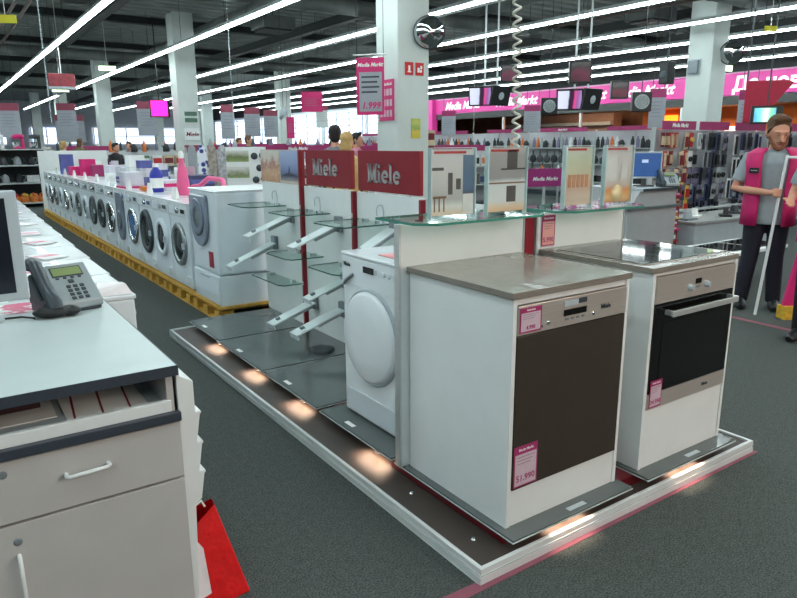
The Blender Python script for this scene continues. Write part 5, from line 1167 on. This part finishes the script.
for ri,(lb,x,y,L,rz,st_) in enumerate(rows):
    gondola(lb,x,y,L,rz,(.55,1.0),1.36,strips=st_)
    for zi,z in enumerate((.55,1.0)):
        xx = .18
        while xx < L-.15:
            inst(random.choice(bxs),'product_box','@ carton, '+('lower','upper')[zi]+' board of '+SHORT[ri],'carton','cartons on '+SHORT[ri],(x,y,rz),(xx,-.22,z)); xx += random.uniform(.27,.36)
    xx = .3
    while xx < L-.3:
        inst(random.choice(bot+kettle[:1]),'spray_bottle','@ bottle on top of '+SHORT[ri],'bottle','bottles on top of '+SHORT[ri],(x,y,rz),(xx,.015,1.36)); xx += random.uniform(.25,.6)
wb = T('white_goods_counter','stack of beige and white sacks on a white shelf beside the near pillar','shelf',(6.9,10.4,0))
MB().box(-.7,.7,-.3,.3,0,1.3).build('cabinet',WHITE,wb,bevel=.004)
for i in range(10):
    inst(bxs[(2,6,2,9,2)[i%5]],'product_box','@ sack, '+('lower','upper')[i//5]+' layer beside the near pillar','sack','sacks on the white cabinet',(6.9,10.4,0),(-.55+.25*(i%5),-.1,1.3+.26*(i//5)))

# far left: steel rack with goods
fr = T('steel_rack','tall steel rack with dark goods and orange baskets at the far left','rack',(-.15,18.2,0))
for x in (-1.8,-.4,1.0):
    for y in (-.4,.4): MB().box(x-.04,x+.04,y-.04,y+.04,0,1.5).build('post',ALU,fr)
for z in (.12,.62,1.06,1.46): MB().box(-1.85,1.05,-.45,.45,z-.03,z).build('shelf_board',SHELFM,fr)
MB().box(-1.85,1.05,.42,.45,0,1.46).build('back_panel',mat('dark_back',(50,54,56),.6),fr)
random.seed(4)
for i in range(6):
    t = T('orange_basket','round orange basket on the lowest board of the steel rack' ,'basket',(-.25+.21*i,17.98,.12),0,'orange baskets')
    MB().ring((0,0,0),(0,0,1),[(.10,0),(.13,.14),(.12,.15)],16).build('basket',mat('orange_wicker',(206,120,54),.6,var=.3,scale=30,bump=.6),t)
    for q in range(4): MB().ball((.05*cos(q*1.6),.05*sin(q*1.6),.17+.02*(q%2)),.045).build('ball',[K[4],K[3],K[8]][(i+q)%3],t)
for zi,z in enumerate((.62,1.06)):
    for i in range(9):
        inst((kettle+toas)[(i*5+zi)%6],['kettle','toaster'][((i*5+zi)%6) > 2],'@ appliance, '+('middle','upper')[zi]+' board of the steel rack','appliance','dark appliances on the steel rack',(-.15,18.2,0),(-1.6+.31*i,-.2,z))
def mixer(x,y,z,m,lb):
    t = T('stand_mixer',lb,'mixer',(x,y,z)); MB().box(-.12,.12,-.1,.1,0,.03).build('base',m,t,bevel=.008); MB().box(.05,.12,-.05,.05,.03,.25).build('column',m,t,bevel=.01)
    MB().tube([(.12,0,.29),(0,0,.31),(-.13,0,.29)],[.05,.06,.045],12).build('head',m,t); MB().ring((-.06,0,.03),(0,0,1),[(.05,0),(.09,.06),(.1,.14)],16).build('bowl',CHROME,t)
for i,(x,m,lb) in enumerate([(-1.5,K[11],'lilac mixer at the left on top of the steel rack'),(-.95,K[0],'black mixer on top of the steel rack'),(-.45,K[2],'white mixer on top of the steel rack'),(-.0,PINK,'magenta mixer on top of the steel rack'),(.25+.12,K[1],'charcoal mixer at the right end on top of the steel rack')]):
    mixer(x+.2,18.0,1.46,m,lb)

# ================================================================== HANGING THINGS
def hang(x, y, z0, z1, w_, d_=.0):
    return MB().cyl((-w_*.35,0,z0),(-w_*.35,0,z1),.006,6).cyl((w_*.35,0,z0),(w_*.35,0,z1),.006,6)
def sign(label, x, y, zt, w_, h_, head, body, rz=-.6, txt=None, top=5.14, big=None):
    t = T('hanging_sign',label,'sign',(x,y,zt-h_),rz)
    MB().box(-w_/2,w_/2,-.01,.01,0,h_*.78).build('panel',body,t); MB().box(-w_/2,w_/2,-.014,.014,h_*.78,h_).build('header',head,t)
    hw = MB().cyl((-w_*.35,0,h_),(-w_*.35,0,top-zt+h_),.006,6).build('hanging_wire',DARKM,t); MB().cyl((w_*.35,0,h_),(w_*.35,0,top-zt+h_),.005,6).build('hanging_wire',DARKM,t)
    if txt: text('heading',txt,h_*.1,PAPER,t,(0,-.016,h_*.89),FY,off=.002,shear=.3)
    mb = MB()
    for q in range(5): mb.box(-w_*.36,w_*(.3-.1*(q%2)),-.0125,-.01,h_*(.66-.09*q),h_*(.675-.09*q))
    mb.build('text_lines',MGREY,t)
    if big: text('price',big,h_*.16,PINK,t,(0,-.0125,h_*.12),FY,off=.004,shear=.2)
    return t
GP = mat('pale_grey_poster',(150,154,162),.5,var=.08,scale=4); MG = mat('magenta_poster',(196,36,104),.5,var=.05); RP = mat('dusty_red_header',(140,62,82),.5,var=.1)
t = T('price_banner','large magenta price banner hanging left of the near pillar','banner',(3.78,6.95,1.95),-.85)
MB().box(-.21,.21,-.012,.012,0,.80).build('frame',MG,t); MB().box(-.165,.18,-.016,-.012,.05,.60).build('sheet',GP,t); MB().cyl((-.25,0,.84),(.25,0,.84),.012,8).build('hanging_rail',ALU,t)
MB().cyl((-.2,0,.8),(-.2,0,3.19),.005,6).build('hanging_wire',DARKM,t); MB().cyl((.2,0,.8),(.2,0,3.19),.005,6).build('hanging_wire',DARKM,t)
text('heading','Media Markt',.075,PAPER,t,(0,-.0125,.70),FY,off=.002,shear=.3); text('price','1.999',.13,MG,t,(.01,-.018,.13),FY,off=.004,shear=.2)
for q in range(4): MB().box(-.13,.14-.03*(q%2),-.0175,-.016,.52-.07*q,.545-.07*q).build('text_line',DGREY,t)
sign('grey and pinkish hanging sign beside the bright magenta screen, left of the left pillar',4.40,21.9,2.95,.62,1.1,RP,GP,-.3)
sign('grey hanging sign with red header below the red sign box at the left',1.36,17.9,2.6,.45,.80,RP,GP,-.3)
sign('pale hanging sign at the far left edge of the ceiling',.10,18.5,2.6,.5,.85,RP,GP,-.3)
sign('small hanging sign between the two leftmost pillars',3.66,32.4,2.9,1.2,1.2,RP,GP,-.3)
sign('grey hanging sign over the aisle, left one before the bright windows',9.6,28.4,3.3,.60,1.5,RP,GP,-.4)
sign('grey hanging sign over the aisle, middle one before the bright windows',8.88,23.8,2.95,.6,1.1,RP,GP,-.4)
sign('narrow magenta hanging sign near the far thin pillar',9.18,21.0,2.5,.28,.75,MG,MG,-.4)
sign('grey hanging sign between the narrow magenta sign and the coil of lamps',8.6,21.4,2.75,.5,.95,RP,GP,-.4)
sign('magenta hanging sign with pale heading above the landscape poster, near one',6.59,14.25,2.85,.55,.5,MG,MG,-.5)
sign('dusty red topped sign hanging right of the magenta one',7.75,15.9,2.62,.34,.62,RP,mat('pale_pillar_sign',(200,206,206),.5),-.5)
sign('pale hanging sign over the far end of the very long shelf unit',11.38,14.6,2.5,.42,.72,PINK2,GP,-.7)
sign('magenta framed hanging sign right of the spiral cable',10.44,10.2,2.42,.40,.62,PINK2,GP,-.7)
sign('pale lilac hanging sign left of the right-hand pillar',11.14-1.0,7.27-.7,2.55,.30,.75,PINK2,GP,-.8)
sign('pale lilac hanging sign right of the right-hand pillar',10.69,5.07,2.45,.34,.78,PINK2,GP,-.8)
rb = T('red_sign_box','red and white sign box hanging above the grey sign at the left','sign',(1.30,17.6,2.95),-.2); MB().box(-.30,.30,-.15,.15,0,.34).build('box',mat('brick_red_box',(150,60,70),.5,var=.3,scale=6),rb,bevel=.01); MB().box(-.31,.31,-.16,.16,-.03,.03).build('lower_frame',LGREY,rb)
MB().cyl((0,0,.34),(0,0,2.2),.01,6).build('hanging_wire',ALU,rb)
ps_ = T('magenta_screen','bright magenta screen hanging left of the left pillar','screen',(4.12,19.3,2.35),-.1); MB().box(-.28,.28,-.04,.04,0,.5).build('frame',BLK,ps_,bevel=.008); MB().box(-.25,.22,-.043,-.04,.03,.47).build('display',mat('magenta_display',(255,40,170),.4,emit=(255,30,160),es=1.1),ps_); MB().cyl((0,0,.5),(0,0,2.8),.015,8).build('hanging_pole',BLK,ps_)
def tv(label, x, y, zc, rz, sc=1.):
    t = T('hanging_television',label,'television',(x,y,zc),rz)
    a = R(12); w_, h_ = .46*sc, .36*sc
    def pane(cx,cy,rot,mats,nm,m,th,dw=0.,y0=0.):
        M_ = Matrix.Translation((cx,cy,0)) @ Matrix.Rotation(rot,4,'Z') @ Matrix.Rotation(a,4,'X')
        mb = MB().box(-w_/2+dw,w_/2-dw,y0,y0+th,-h_/2+dw,h_/2-dw); mb.v = [tuple(M_ @ Vector(v)) for v in mb.v]; return mb.build(nm,m,mats,bevel=.004)
    lt_ = pane(-w_*.42,0,-.25,t,'left_screen',BLK,.05); pane(-w_*.42,0,-.25,lt_,'display',picture('tv_picture',[(0,(214,214,230)),(.42,(206,206,226)),(.48,(50,24,50)),(.62,(60,30,60)),(.68,(220,70,140)),(.8,(150,90,150)),(1,(170,150,200))],'X',-.42,.02,.05,5,.3,.35),.004,.03,-.006)
    rt_ = pane(w_*.42,0,.75,t,'right_screen',BLK,.05); mb = MB().ring((0,-.01,0),(0,-1,0),[(.07*sc,0),(.06*sc,.004),(0,.006)],20); M_ = Matrix.Translation((w_*.42,0,0)) @ Matrix.Rotation(.75,4,'Z') @ Matrix.Rotation(a,4,'X'); mb.v = [tuple(M_ @ Vector(v)) for v in mb.v]; mb.build('round_picture',LGREY,rt_)
    for x_ in (-.12,.12): MB().cyl((x_,.06,h_*.3),(x_,.06,5.14-zc),.018,8).build('hanging_pole',WHMET,t)
    MB().box(-.2,.2,.03,.1,h_*.3,h_*.3+.05).build('yoke',BLK,t)
tv('pair of televisions hanging on white poles right of the near pillar',7.60,8.57,2.44,-.72,1.05)
tv('pair of televisions hanging above the far card holders',8.25,6.85,2.30,-.72,1.05)
def cube(label,x,y,z,s,rz,fan):
    t = T('hanging_fan_box',label,'display box',(x,y,z-s/2),rz); MB().box(-s/2,s/2,-s/4,s/4,0,s).build('box',BLK,t,bevel=.008)
    if fan:
        MB().ring((0,-s/4,s/2),(0,-1,0),[(s*.38,0),(s*.38,.01),(s*.33,.012),(s*.33,.0)],26).build('fan_ring',LGREY,t)
        for q in range(10):
            th = q*2*pi/10; mb = MB().prism([(s*.06,-s*.03),(s*.31,-s*.07),(s*.31,s*.05),(s*.06,s*.03)],'y',-s/4-.012,-s/4-.004); M_ = Matrix.Translation((0,0,s/2)) @ Matrix.Rotation(th,4,'Y'); mb.v = [tuple(M_ @ Vector(v)) for v in mb.v]; mb.build('blade',mat('blade_grey',(150,158,156),.4),t)
    else:
        MB().box(-s*.42,s*.42,-s/4-.004,-s/4,s*.08,s*.92).build('picture',picture('dark_magenta_picture',[(0,(60,20,40)),(.3,(110,24,60)),(.5,(60,50,56)),(.7,(90,84,88)),(1,(40,30,36))],'Z',0,.4,.35,7),t)
    MB().cyl((0,0,s),(0,0,5.14-z+s/2),.006,6).build('hanging_wire',DARKM,t)
cube('black box with pale fan wheel hanging left of the right pair of televisions',9.27,8.58,2.29,.34,-.75,True)
cube('black box with pale fan wheel hanging left of the right-hand pillar',9.1,6.19,2.25,.34,-.75,True)
cube('dark picture box hanging just right of the left pair of televisions',7.19,7.64,2.76,.30,-.72,False)
cube('larger dark magenta picture box hanging high right of the spiral cable',6.2,5.14,2.52,.31,-.72,False)
cube('small dark picture box hanging before the banner, above the far holders',10.54,7.8,2.62,.36,-.75,False)
# wall items on the pillars
def mirror(label, c, n, r):
    t = T('convex_mirror',label,'mirror',c,0); N_ = Vector(n).normalized()
    MB().ring((0,0,0),N_,[(r,0),(r*.97,.02),(r*.75,.075),(r*.4,.12),(0,.135)],36).build('mirror_dome',mat('mirror_dome',(190,194,196),.05,1.),t)
    MB().ring((0,0,0),N_,[(r*.5,-.05),(r,-.01),(r*1.04,.0),(r*1.04,.015),(r*.99,.02)],36).build('rim',DGREY,t); MB().cyl(tuple(-N_*.22),tuple(N_*.0),.02,8).build('arm',MGREY,t)
mirror('round convex mirror on the right face of the near pillar',(4.83,6.93,3.18),(-.55,-.8,-.2),.235)
mirror('round convex mirror on the right-hand pillar',(13.22,6.95,3.46),(-.75,-.6,-.25),.25)
def plate(label, cat, x,y,z,w_,h_,m,face,parts=None,name='wall_sign'):
    t = T(name,label,cat,(x,y,z),0 if face == 'y' else -pi/2); MB().box(-w_/2,w_/2,-.012,0,-h_/2,h_/2).build('plate',m,t)
    for nm,mb,mm in (parts or []): mb.build(nm,mm,t)
    return t
FIRE = mat('fire_sign_red',(190,24,30),.4)
ey = MB().box(-.018,.018,-.014,-.012,-.05,.045).box(-.035,.035,-.014,-.012,-.055,-.04)
plate('red fire extinguisher sign, left of the pair on the near pillar','sign',4.59,7.118,2.66,.15,.19,FIRE,'y',[('pictogram',ey,PAPER)])
hy = MB().box(-.045,-.005,-.014,-.012,-.05,.02).box(.01,.045,-.014,-.012,.0,.05).ring((.02,-.012,-.03),(0,-1,0),[(.022,0),(.022,.002)],14)
plate('red fire hose sign, right of the pair on the near pillar','sign',4.79,7.118,2.66,.15,.19,FIRE,'y',[('pictogram',hy,PAPER)])
plate('green and yellow notice sheet low on the near pillar','notice',4.72,7.118,1.77,.17,.30,picture('green_yellow_notice',[(0,(206,190,60)),(.35,(214,190,90)),(.5,(150,170,90)),(.8,(190,196,110)),(1,(170,180,90))],'Z',-.15,.15,.2,12),'y')
mp = plate('magenta price chart on the left face of the near pillar','notice',4.378,7.42,2.20,.42,.62,MG,'x',None,'price_chart')
for r_ in range(3):
    for q in range(4): MB().box(-.17+q*.09,-.11+q*.09,-.015,-.012,-.25+.16*r_,-.15+.16*r_).build('price_box',mat('pale_pink_paper',(222,196,206),.5),mp)
text('heading','Media Markt',.06,PAPER,mp,(0,-.014,.24),FY,off=.001,shear=.3)
plate('green exit notices on the front face of the left pillar','sign',4.72,18.298,2.42,.36,.12,mat('dull_green',(80,110,94),.5),'y'); plate('lower green notice on the front face of the left pillar','sign',4.72,18.298,2.24,.36,.12,mat('dull_green',(80,110,94),.5),'y')
lo_ = plate('white plate with red script logo on the left pillar','sign',4.72,18.298,1.84,.44,.34,WHITE,'y'); text('lettering','Miele',.17,RED,lo_,(0,-.014,0),FY,off=.002,shear=.2)
plate('dusty red sign at head height on the left pillar','sign',4.72,18.298,1.42,.5,.22,RP,'y')
plate('pair of small red fire signs on the right-hand pillar','sign',13.06,7.228,2.33,.30,.17,FIRE,'y',[('pictogram',MB().box(-.09,-.05,-.014,-.012,-.05,.05).box(.03,.10,-.014,-.012,-.03,.05),PAPER)])
sp = plate('grey loudspeaker box on the left face of the right-hand pillar','speaker',12.758,7.52,3.18,.30,.34,LGREY,'x',None,'wall_speaker'); MB().box(-.12,.12,-.09,-.012,-.14,.14).build('grille',MGREY,sp,bevel=.01)
lsx = T('black_loudspeaker','black loudspeaker hanging on the far left face of the right-hand pillar','speaker',(12.6,8.1,3.1)); MB().box(-.14,.14,-.12,.12,-.25,.25).build('cabinet',BLK,lsx,bevel=.02); MB().cyl((0,0,.25),(0,0,2.04),.015,8).build('hanging_pole',DGREY,lsx); MB().ring((-.14,0,-.05),(-1,0,0),[(.09,0),(.08,.01),(0,.004)],18).build('cone',DGREY,lsx)
rt = T('red_pennant','dark red angular banner hanging before the white lettering of the magenta banner','banner',(9.75,4.35,1.85),-.9)
MB().prism([(-.25,0),(.0,0),(.35,.50),(.45,.62),(.35,.66),(-.25,.66)],'y',-.01,.01).build('cloth',mat('dark_red_cloth',(160,22,54),.6,var=.1),rt); MB().cyl((-.24,0,.66),(-.24,0,3.29),.012,6).build('hanging_pole',DGREY,rt)
t3 = T('hanging_television','small television with turquoise picture hanging above the salesman','television',(8.95,3.83,1.80),-.85); MB().box(-.22,.22,-.03,.03,0,.27).build('frame',BLK,t3,bevel=.006); MB().box(-.18,.12,-.034,-.03,.03,.235).build('display',picture('aqua_picture',[(0,(60,150,190)),(.3,(110,200,200)),(.5,(220,240,230)),(.7,(120,210,150)),(1,(60,150,200))],'X',-.2,.15,.2,6,.3,.6),t3); MB().cyl((0,0,.27),(0,0,3.34),.01,6).build('hanging_pole',DGREY,t3)
for x,y,z,lb in ((3.05,20.7,3.72,'small glowing greenish exit lamp by the second strip light'),(15.44,8.4,3.3,'small glowing exit lamp right of the right-hand pillar'),(1.9,22.0,3.15,'small glowing exit lamp at the far left')):
    t = T('exit_lamp',lb,'lamp',(x,y,z),-.3); MB().box(-.25,.25,-.04,.04,0,.16).build('housing',LGREY,t); MB().box(-.23,.23,-.044,-.04,.015,.145).build('lens',mat('greenish_lens',(230,250,210),.4,emit=(220,250,190),es=1.6),t); MB().cyl((0,0,.16),(0,0,5.16-z),.008,6).build('hanging_wire',ALU,t)
YEL = mat('yellow_tag',(186,180,40),.6)
for x,y,z,lb in ((-.91,5.7,2.62,'yellow tag hanging from the ceiling at the top left corner'),(8.02,3.43,3.0,'yellow tag hanging from the ceiling at the top right')):
    t = T('yellow_tag',lb,'tag',(x,y,z),-.4); MB().box(-.09,.09,-.01,.01,0,.07).build('plate',YEL,t); MB().cyl((0,0,.07),(0,0,5.14-z),.003,5).build('hanging_wire',ALU,t)
# spiral cable and thin chains
pts = []; n_ = 700; cx0, cy0 = .66, .72
for i in range(n_):
    a = i/(n_-1); th = a*2*pi*58; z = 1.235+a*2.75; pts.append((cx0+.017*cos(th)+.02*sin(a*9), cy0+.017*sin(th)+.02*sin(a*6), z))
sc = MB().tube(pts,.006,6).build('spiral_cable',mat('cream_cable',(206,206,196),.5)); tag(sc,'cream spiral cable hanging from the ceiling down to the glass shelf','cable')
o = MB().box(.60,.72,.66,.78,3.99,5.12).build('cable_drop_channel',ALU); tag(o,'metal channel carrying the top of the spiral cable','cable channel')
for x,y,z0,z1,lb in ((.02,10.6,1.9,5.14,'thin beaded chain hanging below the leftmost strip light'),(3.6,12.0,1.6,5.14,'thin chain hanging below the second strip light, beyond the washers'),(11.0,13.0,1.9,5.14,'thin white chain hanging right of the near pillar, far back')):
    mb = MB().cyl((x,y,z0),(x,y,z1),.006,6); z = z0
    while z < z1: mb.ball((x,y,z),.014,seg=6,rings=4); z += .07
    tag(mb.build('hanging_chain',LGREY),lb,'chain')
lc = T('lamp_cluster','cluster of clear glass lamps hanging before the far thin pillar','lamp',(4.62,11.77,2.15))
for i in range(6): MB().ring((.07*cos(i),.07*sin(i),-.05*(i%3)),(0,0,1),[(.02,.16),(.05,.1),(.05,.02),(.02,0)],12).build('glass_shade',ACRYL if i % 2 else LGREY,lc)
MB().cyl((0,0,.15),(0,0,3.0),.005,6).build('hanging_wire',DARKM,lc)
drop(set(kettle+pans+toas+bxs+bot+[m for v_ in packs.values() for m in v_]) and set()) if False else None
for o in list(bpy.data.objects):
    if o.name.split('.')[0] in ('product_box','kettle','frying_pan','toaster','hanging_pack','spray_bottle') and o.get('category') is None and o.parent is None: bpy.data.objects.remove(o)
S.cycles.transparent_max_bounces = 32

# ------------------------------------------------------------------ say which one: colours and places of the repeats, left to right as photographed
UNIT = ['','first','second','third','fourth','fifth','sixth','seventh','eighth','ninth','tenth','eleventh','twelfth','thirteenth','fourteenth','fifteenth','sixteenth','seventeenth','eighteenth','nineteenth']
TENS = {2:('twentieth','twenty'),3:('thirtieth','thirty'),4:('fortieth','forty'),5:('fiftieth','fifty'),6:('sixtieth','sixty'),7:('seventieth','seventy'),8:('eightieth','eighty'),9:('ninetieth','ninety')}
def ordinal(n):
    if n < 20: return UNIT[n]
    return TENS[n//10][0] if n % 10 == 0 else TENS[n//10][1]+'-'+UNIT[n % 10]
bpy.context.view_layer.update()
inv = cam.matrix_world.inverted()
tops = [o for o in bpy.data.objects if o.parent is None and o.get('label')]
for o in tops:
    if '@' in o['label']:
        cs = []
        for m in o.data.materials:
            c = m.name.replace('goods_','').replace('_',' ')
            if c not in cs: cs.append(c)
        o['label'] = o['label'].replace('@', ' and '.join(cs[:2]))
groups = {}
for o in tops: groups.setdefault(o['label'], []).append(o)
for lb, os_ in groups.items():
    if len(os_) < 2: continue
    def sx_(o):
        q = inv @ o.matrix_world.translation; return q.x/max(.1, -q.z)
    os_.sort(key=sx_)
    for i, o in enumerate(os_):
        wd = 'leftmost' if i == 0 else 'rightmost' if i == len(os_)-1 else ordinal(i+1)+' from the left'
        if len((lb+' '+wd).split()) > 16: wd = wd.replace('from the left', 'from left')
        o['label'] = lb + ', ' + wd
